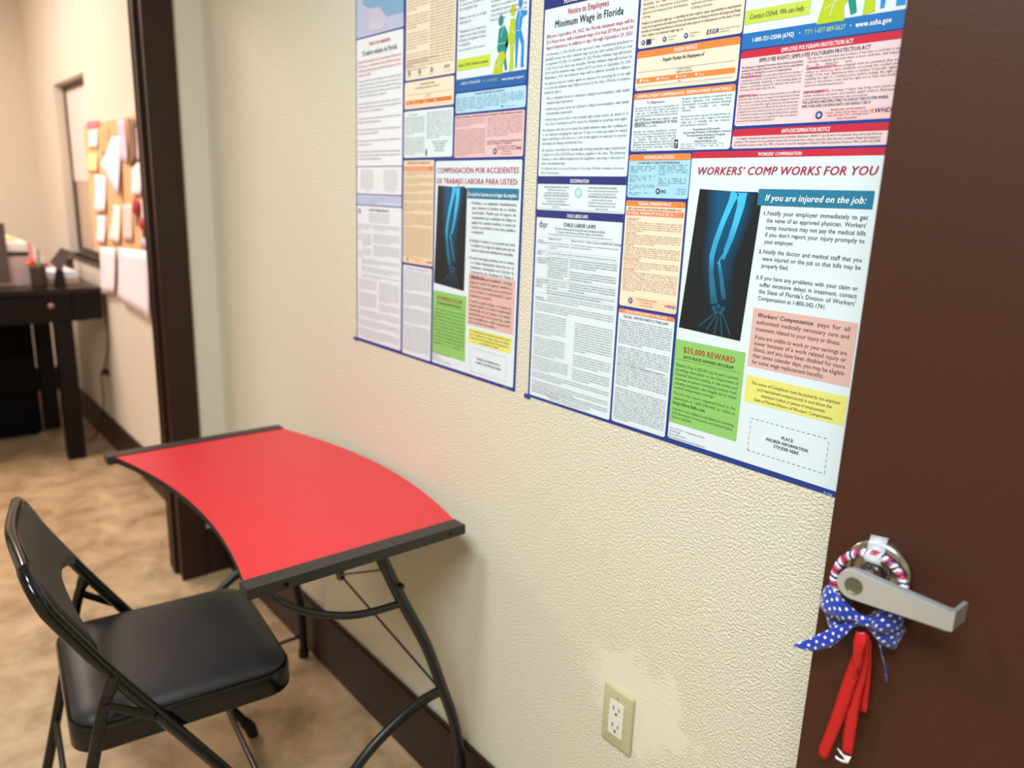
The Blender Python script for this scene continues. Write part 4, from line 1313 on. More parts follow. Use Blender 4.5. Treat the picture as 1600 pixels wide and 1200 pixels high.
# ------------------------------------------------------------------ folding chair
def build_chair():
    th = math.radians(6.0)
    C = empty('folding_chair', (-1.33, -0.55, 0))
    tag(C, 'black padded metal folding chair facing the red desk', 'chair')
    a = Vector((-math.cos(th), math.sin(th), 0))
    f = Vector((math.sin(th), math.cos(th), 0))
    P0 = Vector((-1.27, 0, 0))
    O = C.location

    def q(s, ff, z):
        return P0 + a * s + f * ff + Vector((0, 0, z)) - O
    WD = 0.43
    # front-leg and back frame: one bent tube per side joined by the top bow
    prof = [(-0.345, 0.015), (-0.523, 0.300), (-0.672, 0.532), (-0.735, 0.637), (-0.765, 0.690), (-0.772, 0.704)]
    cr = 0.065
    path = [(0, y, z) for y, z in prof]
    top_z, top_f = 0.762, -0.795
    for k in range(1, 6):
        an = math.radians(18 * k)
        path.append((cr * (1 - math.cos(an)), prof[-1][0] + (top_f - prof[-1][0]) * math.sin(an), prof[-1][1] + (top_z - prof[-1][1]) * math.sin(an)))
    mid = [(WD / 2, top_f - 0.012, top_z + 0.004)]
    mirror = [(WD - s, y, z) for s, y, z in path[::-1]]
    full = path + mid + mirror
    near = catmull([q(*p) for p in full], 5)
    tube_obj('back_frame', near, 0.0118, M_GLOSS, C, 16)
    for s in (0, WD):
        d = (q(s, *prof[1]) - q(s, *prof[0])).normalized()
        b = q(s, *prof[0])
        tube_obj('foot_cap', [b - Vector((0, 0, 0.015)), b + d * 0.012, b + d * 0.04], [0.014, 0.0155, 0.014], M_DARK, C, 12)
    # rear legs
    rl = [(-0.688, 0.540), (-0.705, 0.495), (-0.728, 0.400), (-0.785, 0.160), (-0.822, 0.014)]
    for s in (0.0, WD):
        ins = 0.0
        so = s - 0.004 if s == 0 else s + 0.004
        pts = catmull([q(so, y, z) for y, z in rl], 4)
        leg = tube_obj('leg', pts, 0.0108, M_GLOSS, C, 14)
        tube_obj('collar', [q(so, -0.684, 0.556), q(so, -0.694, 0.525)], 0.0125, M_BLACKPC, leg, 14)
        tube_obj('foot_cap', [q(so, -0.8245, 0.0), q(so, -0.818, 0.030)], 0.014, M_DARK, leg, 12)
    # links
    for s, sg in ((0.0, -1), (WD, 1)):
        bm = bmesh.new()
        A_, B_ = q(s - 0.012 * -sg * -1, -0.702, 0.502), q(s + 0.014 * -sg, -0.622, 0.452)
        A_, B_ = q(s + sg * 0.012, -0.700, 0.505), q(s + sg * 0.010, -0.622, 0.452)
        tube(bm, [A_, A_.lerp(B_, 0.5), B_], 0.0085, 10, flat_=0.25, flat_dir=a)
        from_bm('link_arm', bm, M_GLOSS, C, True)
        for cpt in (A_, B_):
            tube_obj('rivet', [cpt - a * 0.003, cpt + a * (sg * 0.006 if True else 0)], 0.0052, M_GLOSS, C, 10)
    # cross bars
    tube_obj('crossbar', [q(0.0, -0.415, 0.135), q(WD, -0.415, 0.135)], 0.0065, M_GLOSS, C, 10)
    tube_obj('crossbar', [q(0.0, -0.772, 0.215), q(WD, -0.772, 0.215)], 0.0065, M_GLOSS, C, 10)
    # seat pan, cushion, piping
    s0, s1, f0, f1 = 0.018, WD - 0.018, -0.758, -0.355

    def ring(ins, z, r=0.055, extra=0):
        return [q(u, v, z) for u, v in rrect(s0 + ins, s1 - ins, f0 + ins, f1 - ins, r - ins * 0.6, 7)]
    bm = bmesh.new()
    loft(bm, [ring(0.004, 0.392), ring(0.0, 0.396), ring(0.0, 0.432), ring(0.002, 0.438), ring(0.010, 0.440)])
    from_bm('seat_pan', bm, M_GLOSS, C, True)
    bm = bmesh.new()
    rs = [(0.008, 0.438), (0.006, 0.444), (0.009, 0.452), (0.020, 0.4595), (0.045, 0.4650), (0.085, 0.4678), (0.130, 0.4688), (0.165, 0.469)]
    R_ = [[q(u, v, z) for u, v in rrect(s0 + i, s1 - i, f0 + i, f1 - i, max(0.004, 0.055 - i * 0.3), 7)] for i, z in rs]
    loft(bm, R_)
    cu = from_bm('seat_cushion', bm, M_VINYL, C, False)
    cu.data.polygons.foreach_set('use_smooth', [True] * len(cu.data.polygons))
    tube_obj('piping', ring(0.004, 0.4405), 0.0038, M_GLOSS, cu, 8, closed=True)
    # padded backrest between the tubes
    bm = bmesh.new()
    NS, NH = 25, 14
    grid = {}
    for side in (0, 1):
        for i in range(NS):
            s = 0.006 + (WD - 0.012) * i / (NS - 1)
            c = abs(2 * i / (NS - 1) - 1)
            # lower edge: lobes at the sides, arch in the middle
            low = 0.590 + 0.055 * (1 - min(1, (c / 0.93)) ** 1.8)
            edge = min(s, WD - s)
            hi = top_z + 0.003 if edge > cr else 0.704 + (top_z + 0.003 - 0.704) * math.sin(math.acos(max(-1, min(1, 1 - edge / cr))))
            for j in range(NH):
                h = low + (hi - low) * j / (NH - 1)
                # forward position of the tube at this height
                pf = prof[1][0]
                for (ya, za), (yb, zb) in zip(prof[1:] + [(top_f, top_z)], prof[2:] + [(top_f, top_z), (top_f, top_z + 0.05)]):
                    if za <= h <= zb or (h >= za and (yb, zb) == (top_f, top_z + 0.05)):
                        pf = ya + (yb - ya) * (h - za) / max(1e-6, zb - za)
                        break
                jj = j / (NH - 1)
                e = min(1.0, 6 * min(jj, 1 - jj) + 0.0) ** 0.5 * min(1.0, edge / 0.03 + 0.12) ** 0.5
                back = -0.006 * (1 - c * c)
                ff = pf + 0.004 + back + (0.015 * e if side == 0 else -0.006 * e)
                grid[side, i, j] = bm.verts.new(q(s, ff, h))
    for side in (0, 1):
        for i in range(NS - 1):
            for j in range(NH - 1):
                fc = (grid[side, i, j], grid[side, i + 1, j], grid[side, i + 1, j + 1], grid[side, i, j + 1])
                bm.faces.new(fc)
    for i in range(NS - 1):
        for j in (0, NH - 1):
            bm.faces.new((grid[0, i, j], grid[0, i + 1, j], grid[1, i + 1, j], grid[1, i, j]))
    for j in range(NH - 1):
        for i in (0, NS - 1):
            bm.faces.new((grid[0, i, j], grid[0, i, j + 1], grid[1, i, j + 1], grid[1, i, j]))
    bk = from_bm('backrest', bm, M_VINYL, C, False)
    bk.data.polygons.foreach_set('use_smooth', [True] * len(bk.data.polygons))


build_chair()


# ------------------------------------------------------------------ wall socket
def build_outlet():
    o = empty('wall_socket', (-0.7625, 0, 0.5045))
    tag(o, 'ivory wall plate with white duplex outlet low on the cream wall', 'socket')
    bm = bmesh.new()
    loft(bm, [[(u, y, v) for u, v in rrect(-0.0345 + i, 0.0345 - i, -0.0572 + i, 0.0572 - i, 0.004, 4)] for i, y in ((0, -0.0002), (0, -0.0035), (0.0015, -0.0055), (0.004, -0.0065))])
    pl = from_bm('wall_plate', bm, M_IVORY, o, True)
    bm = bmesh.new()
    loft(bm, [[(u, y, v) for u, v in rrect(-0.0165, 0.0165, -0.0335, 0.0335, 0.002, 3)] for y in (-0.006, -0.0085)])
    s = from_bm('outlet_face', bm, M_SOCK, o)
    for dz in (0.017, -0.017):
        boxes('slot', [((-0.0075, -0.0087, dz - 0.0005), (-0.0053, -0.0083, dz + 0.0078)), ((0.0050, -0.0087, dz + 0.0005), (0.0070, -0.0083, dz + 0.0068))], M_DARK, s)
        tube_obj('ground_hole', [(0, -0.0087, dz - 0.0072), (0, -0.0083, dz - 0.0072)], 0.0026, M_DARK, s, 10)
    for dz in (0.0425, -0.0425):
        sc = tube_obj('screw', [(0, -0.0075, dz), (0, -0.0062, dz)], 0.0026, M_IVORY, o, 12)
        boxes('screw_slot', [((-0.0004, -0.0077, dz - 0.0022), (0.0004, -0.0074, dz + 0.0022))], M_DARK, sc)


build_outlet()

# ------------------------------------------------------------------ the open brown door
DA = math.radians(7)
DE = Vector((-0.365, -0.15, 0))
DU = Vector((math.cos(DA), math.sin(DA), 0))
DN = Vector((math.sin(DA), -math.cos(DA), 0))


def dl(px, py, w_=0.0):
    """Photo point on the plane w_ in front of the door, in door coordinates (u, w, height)."""
    d = ray(px, py)
    t = ((DE + DN * w_ - CAM).dot(DN)) / d.dot(DN)
    p = CAM + d * t - DE
    return Vector((p.dot(DU), -w_, p.z))


door = empty('door_1', DE, DA)
struct(door, 'open chocolate brown door with satin lever handle')
# local axes of the empty: x along the leaf, -y out of its face, z up
bm = bmesh.new()
box(bm, (0, 0, 0.008), (0.91, 0.045, 2.09), 0.0015)
from_bm('door_leaf', bm, M_DOOR, door)
HU, HV = 0.0545, 1.0262


def disc_loft(prof, c, seg=40):
    return [[(c[0] + r * math.cos(2 * math.pi * k / seg), -w_, c[1] + r * math.sin(2 * math.pi * k / seg)) for k in range(seg)] for r, w_ in prof]


bm = bmesh.new()
loft(bm, disc_loft([(0.0338, 0.0), (0.0338, 0.003), (0.0325, 0.0055), (0.029, 0.0078), (0.022, 0.0092), (0.0165, 0.0098)], (HU, HV)))
rose = from_bm('handle_rose', bm, M_ROSE, door, True)
bm = bmesh.new()
loft(bm, disc_loft([(0.0155, 0.0095), (0.0150, 0.012), (0.0125, 0.014), (0.0122, 0.046)], (HU, HV), 28))
from_bm('handle_neck', bm, M_ROSE, rose, True)
# lever: flat tapered bar from the hub, with a return towards the door
bm = bmesh.new()
hub = Vector((0.0480, 0, 1.0255))
tip = Vector((0.1330, 0, 1.0228))
w0, w1 = 0.0460, 0.0555


def lever_sec(x, h, cz, wa, wb):
    return [(x, -wa, cz - h), (x, -wa, cz + h), (x, -wb, cz + h), (x, -wb, cz - h)]


out = []
for k in range(13):
    an = math.radians(90 + 180 * k / 12)
    out.append((hub.x + 0.0158 * math.cos(an), hub.z + 0.0158 * math.sin(an)))
out.append((tip.x, tip.z - 0.0102))
out.append((tip.x, tip.z + 0.0102))
loft(bm, [[(a_, -w_, b_) for a_, b_ in out] for w_ in (w0, w1 - 0.001)] + [[(hub.x + (a_ - hub.x) * 0.985, -w1, hub.z + (b_ - hub.z) * 0.95 if a_ < 0.1 else b_ + (tip.z - b_) * 0.06) for a_, b_ in out]])
loft(bm, [[(tip.x - 0.0005, -w0, tip.z - 0.0102), (tip.x - 0.0005, -w0, tip.z + 0.0102), (tip.x - 0.0005, -w1, tip.z + 0.0102), (tip.x - 0.0005, -w1, tip.z - 0.0102)],
          [(tip.x + 0.004, -w0 + 0.0005, tip.z - 0.0102), (tip.x + 0.004, -w0 + 0.0005, tip.z + 0.0102), (tip.x + 0.007, -w1 + 0.003, tip.z + 0.0102), (tip.x + 0.007, -w1 + 0.003, tip.z - 0.0102)],
          [(tip.x + 0.0065, -0.022, tip.z - 0.0095), (tip.x + 0.0065, -0.022, tip.z + 0.0098), (tip.x + 0.0105, -0.022, tip.z + 0.0098), (tip.x + 0.0105, -0.022, tip.z - 0.0095)]])
lev = from_bm('lever', bm, M_NICKEL, rose, True)
bm = bmesh.new()
loft(bm, disc_loft([(0.0088, 0.0552), (0.0088, 0.0568), (0.0078, 0.0568), (0.0070, 0.0561), (0.0012, 0.0559)], (hub.x + 0.001, hub.z), 24))
from_bm('cylinder_face', bm, M_STEELD, rose, True)
boxes('latch_bolt', [((-0.0045, 0.012, 1.014), (0.0, 0.030, 1.040))], M_NICKEL, door, 0.001)


# ------------------------------------------------------------------ patriotic ribbon ring hanging on the handle
def build_wreath():
    W = empty('ribbon_wreath', DE, DA)
    tag(W, 'red, white and blue ribbon ring with bow hung on the door handle', 'decoration')
    C = Vector((0.0540, -0.020, 1.0135))
    Rr, n, seg = 0.0350, 220, 10
    pts = []
    for k in range(n):
        an = 2 * math.pi * k / n
        # the ring leans out at the bottom
        pts.append(C + Vector((Rr * math.cos(an), -0.003 * math.sin(an) * -1 - 0.006 * (1 - math.sin(an)) * 0.5, Rr * math.sin(an))))
    bm = bmesh.new()
    rad = [0.0041 + 0.00045 * abs(math.sin(k * math.pi / 4)) for k in range(n)]
    tube(bm, pts, rad, seg, closed=True)
    bmesh.ops.recalc_face_normals(bm, faces=bm.faces)
    me = bpy.data.meshes.new('wrapped_ring')
    bm.to_mesh(me)
    bm.free()
    at = me.color_attributes.new('ink', 'FLOAT_COLOR', 'CORNER')
    cols = [(*lin(c), 1) for c in ((206, 62, 62), (232, 230, 236), (44, 56, 128), (232, 230, 236), (206, 62, 62), (44, 56, 128))]
    for p in me.polygons:
        i, j = p.index // seg, p.index % seg
        idx = int((i * 1.0 + j * 0.8) / 2.6) % 6
        for li in p.loop_indices:
            at.data[li].color = cols[idx]
    link('wrapped_ring', me, M_INK, W, True)

    def strip(name, pairs, m, w_off=0.0, parent=W, n=5, thick=0.0004):
        """pairs: ((px,py),(px,py),w) across the ribbon."""
        A = catmull([dl(*p[0], p[2]) for p in pairs], n)
        B = catmull([dl(*p[1], p[2]) for p in pairs], n)
        bm = bmesh.new()
        uvl = bm.loops.layers.uv.new('UVMap')
        nb = 5
        V = []
        run = 0
        for i, (p_, q_) in enumerate(zip(A, B)):
            if i:
                run += ((A[i] + B[i]) / 2 - (A[i - 1] + B[i - 1]) / 2).length
            row = []
            for k in range(nb):
                f_ = k / (nb - 1)
                pt = p_.lerp(q_, f_)
                pt.y -= 0.0012 * math.sin(math.pi * f_) + 0.0008 * math.sin(run * 260 + k)
                row.append((bm.verts.new(pt), (run, (q_ - p_).length * f_)))
            V.append(row)
        for r0, r1 in zip(V, V[1:]):
            for k in range(nb - 1):
                fc = bm.faces.new((r0[k][0], r1[k][0], r1[k + 1][0], r0[k + 1][0]))
                for lp, uv in zip(fc.loops, (r0[k][1], r1[k][1], r1[k + 1][1], r0[k + 1][1])):
                    lp[uvl].uv = uv
        me = bpy.data.meshes.new(name)
        bm.to_mesh(me)
        bm.free()
        o = link(name, me, m, parent, True)
        md = o.modifiers.new('s', 'SOLIDIFY')
        md.thickness = thick
        return o
    bow = strip('bow_loop', [((1349, 961), (1345, 973), .030), ((1327, 946), (1318, 969), .036), ((1308, 926), (1298, 963), .036), ((1294, 915), (1284, 953), .028), ((1287, 921), (1280, 944), .018), ((1292, 930), (1286, 952), .012)], M_DOTS)
    strip('bow_loop', [((1283, 936), (1291, 962), .014), ((1294, 950), (1294, 975), .018), ((1306, 958), (1303, 986), .024), ((1328, 960), (1328, 981), .028), ((1346, 965), (1344, 977), .028)], M_DOTS)
    strip('bow_tail', [((1340, 972), (1333, 981), .030), ((1318, 973), (1321, 993), .030), ((1285, 988), (1298, 1011), .030), ((1262, 999), (1272, 1017), .030), ((1238, 1008), (1268, 1018), .030)], M_DOTS)
    strip('bow_loop', [((1356, 963), (1354, 977), .030), ((1372, 953), (1368, 985), .038), ((1392, 953), (1383, 990), .038), ((1408, 958), (1402, 985), .028), ((1412, 968), (1409, 990), .014)], M_DOTS)
    strip('bow_loop', [((1356, 968), (1352, 979), .026), ((1376, 975), (1368, 996), .030), ((1397, 974), (1380, 1009), .030), ((1410, 976), (1394, 1014), .022), ((1415, 986), (1399, 1013), .012)], M_DOTS)
    strip('bow_tail', [((1366, 984), (1372, 1000), .024), ((1372, 985), (1376, 1017), .024), ((1376, 1010), (1382, 1035), .022), ((1382, 1042), (1385, 1048), .020), ((1384, 1064), (1386, 1067), .018)], M_DOTS)
    kn = bmesh.new()
    kc = dl(1350, 970, .033)
    bmesh.ops.create_uvsphere(kn, u_segments=14, v_segments=10, radius=1)
    for v in kn.verts:
        v.co = Vector((v.co.x * 0.0075, v.co.y * 0.004, v.co.z * 0.0062)) + kc
    kn_me = from_bm('bow_knot', kn, M_DOTS, W, True)
    kn_me.data.uv_layers.new(name='UVMap')
    for p in kn_me.data.polygons:
        for li in p.loop_indices:
            co = kn_me.data.vertices[kn_me.data.loops[li].vertex_index].co
            kn_me.data.uv_layers[0].data[li].uv = (co.x, co.z)
    # red ribbons
    strip('red_tail', [((1338, 986), (1354, 988), .024), ((1333, 1020), (1352, 1022), .024), ((1316, 1065), (1337, 1070), .024), ((1298, 1120), (1318, 1126), .022), ((1277, 1176), (1291, 1190), .020)], M_REDRIB)
    strip('red_tail', [((1343, 988), (1359, 992), .020), ((1338, 1040), (1356, 1044), .020), ((1325, 1095), (1344, 1098), .020), ((1318, 1140), (1337, 1146), .020), ((1315, 1172), (1331, 1184), .018)], M_REDRIB)
    strip('red_tail', [((1350, 986), (1362, 1002), .014), ((1347, 1040), (1361, 1046), .014), ((1344, 1090), (1357, 1094), .014), ((1341, 1110), (1354, 1113), .014)], M_REDRIB)
    strip('red_loop', [((1337, 986), (1355, 990), .030), ((1333, 1008), (1352, 1006), .034), ((1333, 1028), (1347, 1032), .032), ((1335, 1044), (1340, 1046), .030), ((1334, 1060), (1341, 1064), .026)], M_REDRIB)
    strip('frayed_end', [((1308, 1169), (1314, 1173), .022), ((1316, 1176), (1318, 1182), .023), ((1322, 1180), (1322, 1191), .022), ((1330, 1183), (1326, 1191), .021)], M_WHITE, thick=0.001)
    strip('frayed_end', [((1306, 1181), (1308, 1184), .022), ((1313, 1185), (1313, 1189), .023), ((1322, 1188), (1320, 1192), .022)], M_WHITE, thick=0.001)


build_wreath()
# strip of clear tape holding the ring to the rose
bm = bmesh.new()
tp = [((1361, 835), (1389, 841), .0012), ((1359, 842), (1386, 848), .0095), ((1355, 855), (1383, 862), .0120), ((1349, 868), (1377, 876), .0262), ((1352, 876), (1374, 884), .0275)]
A_ = catmull([dl(*p[0], p[2]) for p in tp], 4)
B_ = catmull([dl(*p[1], p[2]) for p in tp], 4)
va = [bm.verts.new(p) for p in A_]
vb = [bm.verts.new(p) for p in B_]
for k in range(len(va) - 1):
    bm.faces.new((va[k], va[k + 1], vb[k + 1], vb[k]))
tape = from_bm('clear_tape', bm, M_TAPE, None, True)
tape.location, tape.rotation_euler = DE, (0, 0, DA)
tag(tape, 'strip of clear tape stuck over the top of the handle rose', 'tape')
md = tape.modifiers.new('s', 'SOLIDIFY')
md.thickness = 0.0003


# ------------------------------------------------------------------ next room: cork board and its papers
cb = empty('cork_board', (-3.93, 0, 1.25))
tag(cb, 'orange cork board crowded with papers on the far cream wall', 'notice board')
boxes('cork_panel', [((-0.47, -0.012, -0.20), (0.54, -0.001, 0.41))], M_CORK, cb, 0.001)


def sheet_of(name, pts, rgb, label, cat, y, group=None, curl=0.02):
    c = Vector((sum(p[0] for p in pts) / 4, y, sum(p[1] for p in pts) / 4))
    TL, TR, BR, BL = (Vector((p[0], 0, p[1])) for p in pts)
    bm = bmesh.new()
    n = 6
    g = []
    for i in range(n + 1):
        row = []
        for j in range(n + 1):
            p_ = TL.lerp(TR, i / n).lerp(BL.lerp(BR, i / n), j / n)
            row.append(bm.verts.new((p_.x - c.x, -curl * (j / n) ** 2, p_.z - c.z)))
        g.append(row)
    for i in range(n):
        for j in range(n):
            bm.faces.new((g[i][j], g[i + 1][j], g[i + 1][j + 1], g[i][j + 1]))
    o = from_bm(name, bm, flat(name + '_paper', rgb, 0.6), None, True)
    o.location = c
    md = o.modifiers.new('s', 'SOLIDIFY')
    md.thickness = 0.0006
    tag(o, label, cat, group)
    return o


G_ = 'papers pinned to the cork board'
sheet_of('pinned_note', [(-4.316, 1.674), (-4.061, 1.668), (-4.071, 1.643), (-4.315, 1.645)], (236, 120, 140), 'thin pink strip along the top edge of the cork board', 'paper', -0.014, G_, 0.004)
sheet_of('pinned_note', [(-4.292, 1.635), (-4.113, 1.631), (-4.123, 1.550), (-4.302, 1.555)], (240, 224, 226), 'small white note directly beneath the pink strip', 'paper', -0.015, G_, 0.006)
sheet_of('pinned_note', [(-4.351, 1.527), (-4.155, 1.523), (-4.157, 1.440), (-4.352, 1.447)], (246, 214, 150), 'pale yellow note at the window side of the cork board', 'paper', -0.016, G_, 0.010)
sheet_of('pinned_paper', [(-3.869, 1.586), (-3.706, 1.589), (-3.760, 1.327), (-4.016, 1.470)], (238, 226, 238), 'large slanted white sheet in the middle of the cork board', 'paper', -0.018, G_, 0.02)
sheet_of('pinned_paper', [(-3.757, 1.656), (-3.633, 1.655), (-3.600, 1.475), (-3.708, 1.489)], (216, 196, 212), 'lavender strip of paper near the top of the cork board', 'paper', -0.016, G_, 0.01)
sheet_of('pinned_paper', [(-4.244, 1.430), (-4.035, 1.419), (-4.056, 1.261), (-4.277, 1.247)], (248, 236, 240), 'small upright white card beneath the yellow note', 'paper', -0.016, G_, 0.012)
sheet_of('pinned_paper', [(-4.269, 1.235), (-4.103, 1.236), (-4.125, 1.108), (-4.294, 1.103)], (244, 232, 236), 'small white slip directly below the upright white card', 'paper', -0.016, G_, 0.012)
sheet_of('pinned_paper', [(-3.927, 1.295), (-3.815, 1.292), (-3.848, 1.127), (-4.033, 1.126)], (250, 240, 228), 'narrow cream slip under the large slanted sheet', 'paper', -0.016, G_, 0.012)
sheet_of('pinned_paper', [(-3.580, 1.474), (-3.437, 1.476), (-3.445, 1.350), (-3.591, 1.342)], (244, 236, 240), 'white note above the red rosette beside the door casing', 'paper', -0.016, G_, 0.008)
sheet_of('pinned_paper', [(-3.584, 1.653), (-3.480, 1.645), (-3.480, 1.486), (-3.576, 1.456)], (126, 92, 66), 'dark brown strip at the top right of the board', 'paper', -0.017, G_, 0.006)  # darker brown area of the board, built as a thin strip
sheet_of('pinned_paper', [(-3.470, 1.609), (-3.385, 1.606), (-3.388, 1.490), (-3.469, 1.486)], (222, 196, 204), 'pinkish slip beside the dark brown strip', 'paper', -0.016, G_, 0.006)
sheet_of('pinned_paper', [(-3.470, 1.330), (-3.385, 1.330), (-3.388, 1.130), (-3.520, 1.130)], (222, 208, 214), 'grey and white clipping below the red rosette', 'paper', -0.0155, G_, 0.006)
sheet_of('hanging_paper', [(-4.262, 1.083), (-3.949, 1.097), (-4.011, 0.881), (-4.285, 0.849)], (244, 232, 238), 'long white sheet hanging below the board next to the window', 'paper', -0.020, G_, 0.01)
sheet_of('hanging_paper', [(-3.900, 1.106), (-3.434, 1.123), (-3.446, 0.835), (-3.948, 0.858)], (242, 230, 238), 'widest white sheet hanging below the board by the casing', 'paper', -0.020, G_, 0.01)


def rosette(x, z, r, rgb, label):
    o = empty('rosette', (x, -0.022, z))
    tag(o, label, 'rosette')
    bm = bmesh.new()
    rings = []
    for rr, y in ((r * 0.2, -0.012), (r * 0.6, -0.009), (r, 0.0), (r * 0.7, 0.003)):
        rings.append([(rr * (1 + (0.12 if k % 2 else 0)) * math.cos(2 * math.pi * k / 20), y, rr * (1 + (0.12 if k % 2 else 0)) * math.sin(2 * math.pi * k / 20)) for k in range(20)])
    loft(bm, rings)
    from_bm('pleated_disc', bm, flat('rosette_red', rgb, 0.5), o, True)
    boxes('tail', [((-0.014, -0.002, -r * 2.2), (-0.002, 0.001, -r * 0.5)), ((0.003, -0.002, -r * 2.0), (0.014, 0.001, -r * 0.5))], flat('rosette_tail', (120, 84, 60), 0.5), o)


sheet_of('pinned_paper', [(-4.050, 1.640), (-3.905, 1.640), (-3.910, 1.520), (-4.060, 1.515)], (226, 168, 120), 'tan card between the pink strip and the lavender strip', 'paper', -0.0145, G_, 0.004)
sheet_of('pinned_paper', [(-3.780, 1.300), (-3.620, 1.310), (-3.640, 1.150), (-3.790, 1.140)], (238, 206, 196), 'pale pink sheet left of the round red rosette', 'paper', -0.0155, G_, 0.006)
rosette(-3.536, 1.296, 0.036, (176, 24, 52), 'round red rosette pinned on the cork board')
rosette(-3.452, 1.232, 0.026, (186, 44, 60), 'smaller red rosette close to the door casing')


# ------------------------------------------------------------------ next room: dark desk and what stands on it
def build_desk():
    D = empty('writing_desk', (-4.30, -0.05, 0))
    tag(D, 'dark espresso wooden desk seen through the doorway', 'desk')
    X0 = -4.30

    def r(x0, x1, y0, y1, z0, z1):
        return ((x0 - X0, y0 + 0.05, z0), (x1 - X0, y1 + 0.05, z1))
    boxes('desktop', [r(-5.02, -4.26, -1.75, -0.022, 0.855, 0.880)], M_DESKT, D, 0.003)
    boxes('apron', [r(-4.31, -4.29, -1.66, -0.10, 0.715, 0.855), r(-4.98, -4.96, -1.66, -0.10, 0.715, 0.855), r(-4.96, -4.31, -0.105, -0.085, 0.715, 0.855)], M_DESKW, D)
    for y0, y1 in ((-0.87, -0.27),):
        d = boxes('drawer', [r(-4.29, -4.272, y0, y1, 0.728, 0.845)], M_DESKW, D, 0.003)
    d2 = boxes('drawer', [r(-4.29, -4.272, -1.50, -0.90, 0.728, 0.845)], M_DESKW, D, 0.003)
    kb = bmesh.new()
    bmesh.ops.create_uvsphere(kb, u_segments=12, v_segments=8, radius=0.016)
    for v in kb.verts:
        v.co += Vector((-4.262 - X0, -0.275 + 0.05 + 0.02, 0.80))
    from_bm('knob', kb, flat('dull_pink_knob', (150, 110, 112), 0.4, metal=0.6), D, True)
    for x0 in (-4.355, -4.985):
        for y0 in (-0.245, -1.68):
            boxes('leg', [r(x0, x0 + 0.075, y0, y0 + 0.08, 0.0, 0.715 if x0 > -4.5 else 0.715)], M_DESKW, D, 0.003)
    boxes('end_panel', [r(-4.31, -4.28, -0.16, -0.03, 0.72, 0.855)], M_DESKW, D, 0.002)


build_desk()
f = empty('under_desk_dark_block', (-5.02, -0.51, 0))  # panel and shade under the desk, put into one solid black block
tag(f, 'black cabinet in deep shadow under the dark desk', 'block')
boxes('dark_block_body', [((-0.30, -0.60, 0.02), (0.20, 0.24, 0.700))], flat('matt_black_board', (6, 5, 5), 0.8, spec=0.1), f, 0.004)
for k in range(3):  # made-up drawer fronts, near black so they vanish into the block
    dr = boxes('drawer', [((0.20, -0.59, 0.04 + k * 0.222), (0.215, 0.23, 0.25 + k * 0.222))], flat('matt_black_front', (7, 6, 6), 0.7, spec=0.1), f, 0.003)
boxes('dark_block_base', [((-0.28, -0.58, 0.0), (0.18, 0.22, 0.02))], M_DARK, f)

pr = empty('desk_printer', (-4.60, -0.52, 0.88))
tag(pr, 'pale printer with white lid standing on the dark desk', 'printer')
boxes('printer_body', [((-0.17, -0.22, 0.0), (0.16, 0.225, 0.150))], flat('pinkish_grey_plastic', (214, 190, 186), 0.5), pr, 0.008)
boxes('paper_slot', [((-0.15, -0.21, 0.150), (0.158, 0.222, 0.166))], M_DARK, pr)
boxes('printer_lid', [((-0.17, -0.22, 0.166), (0.16, 0.225, 0.215))], flat('white_plastic_lid', (246, 244, 236), 0.4), pr, 0.008)
boxes('paper_tray', [((-0.12, -0.15, 0.215), (0.10, 0.18, 0.232))], flat('yellowish_paper', (236, 220, 160), 0.6), pr, 0.002)

mo = empty('document_stand', (-4.36, -0.56, 0.88))
tag(mo, 'edge of a dark upright screen in front of the printer', 'screen')
boxes('screen_panel', [((-0.012, -0.33, 0.03), (0.012, 0.163, 0.31))], flat('grey_screen_shell', (84, 72, 70), 0.5), mo, 0.003)
boxes('screen_foot', [((-0.06, -0.20, 0.0), (0.06, -0.02, 0.012)), ((-0.010, -0.14, 0.012), (0.010, -0.08, 0.05))], M_DARK, mo, 0.003)

pc = empty('pen_cup', (-4.41, -0.272, 0.88))
tag(pc, 'dark olive cup full of pens and small red flowers on the desk', 'cup')
bm = bmesh.new()
loft(bm, [[(rr * math.cos(2 * math.pi * k / 24), rr * math.sin(2 * math.pi * k / 24), z) for k in range(24)] for rr, z in ((0.030, 0.0), (0.034, 0.004), (0.036, 0.095), (0.033, 0.095), (0.030, 0.010))])
from_bm('cup_body', bm, flat('dark_olive_ceramic', (58, 46, 28), 0.5), pc, True)
for k, (dx, dy, h, c) in enumerate(((0.0, -0.018, 0.21, (236, 130, 140)), (0.008, -0.004, 0.20, (238, 226, 226)), (-0.01, 0.008, 0.18, (160, 150, 160)), (0.01, 0.016, 0.15, (232, 220, 222)))):
    tube_obj('pen', [(dx * 0.6, dy * 0.6, 0.03), (dx * 1.4, dy * 1.5, h)], 0.0055, flat('pen_plastic', c, 0.4), pc, 8)
for k, (dx, dy, z, c) in enumerate(((0.016, -0.020, 0.125, (232, 92, 62)), (0.012, -0.034, 0.115, (236, 110, 84)), (0.014, 0.034, 0.105, (176, 96, 120)), (0.018, 0.000, 0.100, (110, 108, 52)), (0.010, 0.020, 0.104, (96, 96, 46)))):
    bm = bmesh.new()
    bmesh.ops.create_icosphere(bm, subdivisions=2, radius=0.014)
    for v in bm.verts:
        v.co = v.co * random.uniform(0.85, 1.2) + Vector((dx, dy, z))
    from_bm('flower' if k < 3 else 'leaf_tuft', bm, flat('petal', c, 0.6), pc, True)

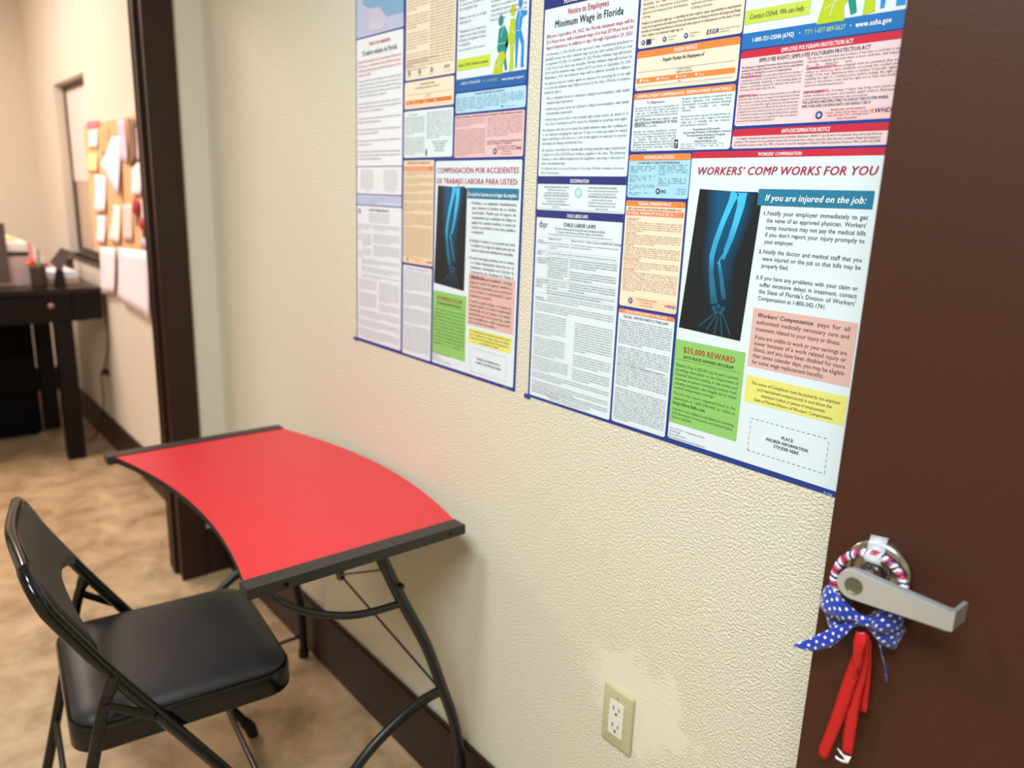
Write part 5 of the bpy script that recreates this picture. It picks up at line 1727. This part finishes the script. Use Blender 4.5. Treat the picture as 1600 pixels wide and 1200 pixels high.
tb = empty('tablet_holder', (-4.40, -0.165, 0.88))
tag(tb, 'grey tablet leaning back on the desk next to the pen cup', 'tablet')
bm = bmesh.new()
loft(bm, [[(x, y, z) for y, z in ((-0.055, 0.118), (-0.012, 0.072), (0.046, 0.170), (0.002, 0.190))] for x in (-0.008, 0.006)])
from_bm('tablet_body', bm, flat('slate_grey_plastic', (98, 84, 82), 0.35), tb)
bm = bmesh.new()
loft(bm, [[(x, y, z) for y, z in ((-0.045, 0.0), (0.01, 0.0), (0.0, 0.11), (-0.02, 0.11))] for x in (-0.03, -0.010)])
from_bm('easel', bm, M_DARK, tb)

pt = empty('letter_tray', (-4.60, -0.150, 0.88))
tag(pt, 'white letter tray with loose sheets on the desk end nearest the wall', 'tray')
boxes('tray_base', [((-0.13, -0.066, 0.0), (0.12, 0.070, 0.028))], flat('tan_folder', (206, 176, 146), 0.6), pt, 0.002)
boxes('paper_stack', [((-0.12, -0.066, 0.028), (0.12, 0.062, 0.062))], flat('bright_white_paper', (244, 244, 252), 0.5), pt, 0.002)
db = empty('small_box', (-4.84, -0.055, 0.88))
tag(db, 'small dark box against the wall below the interior window', 'box')
boxes('box_body', [((-0.02, -0.018, 0.0), (0.02, 0.018, 0.088))], flat('dark_olive_card', (62, 50, 34), 0.6), db, 0.002)
boxes('box_lid', [((-0.022, -0.020, 0.088), (0.022, 0.020, 0.100))], flat('darker_lid', (48, 40, 30), 0.6), db, 0.002)

# power cord and its outlet under the desk
so = empty('wall_socket', (-4.363, 0, 0.443))
tag(so, 'blurred outlet with plugs on the wall beside the dark desk leg', 'socket')
boxes('wall_plate', [((-0.035, -0.006, -0.057), (0.035, -0.0002, 0.057))], flat('beige_plate', (206, 186, 160), 0.4), so, 0.002)
boxes('plug', [((-0.018, -0.040, -0.034), (0.018, -0.006, -0.004))], M_DARK, so, 0.003)
cd = tube_obj('power_cord', catmull([(-4.345, -0.050, 0.425), (-4.335, -0.050, 0.30), (-4.36, -0.06, 0.18), (-4.45, -0.09, 0.05), (-4.62, -0.12, 0.006), (-4.80, -0.15, 0.006)], 6), 0.004, M_DARK, None, 8)
tag(cd, 'black power cord dropping from the plug to the floor', 'cord')
cd2 = tube_obj('power_cord', catmull([(-4.30, -0.012, 0.845), (-4.295, -0.012, 0.70), (-4.31, -0.014, 0.56), (-4.34, -0.030, 0.455), (-4.355, -0.042, 0.432)], 6), 0.004, M_DARK, None, 8)
tag(cd2, 'black cord hanging from the desk end down to the plug', 'cord')
print('meshes', len(bpy.data.meshes), 'faces', sum(len(m_.polygons) for m_ in bpy.data.meshes))
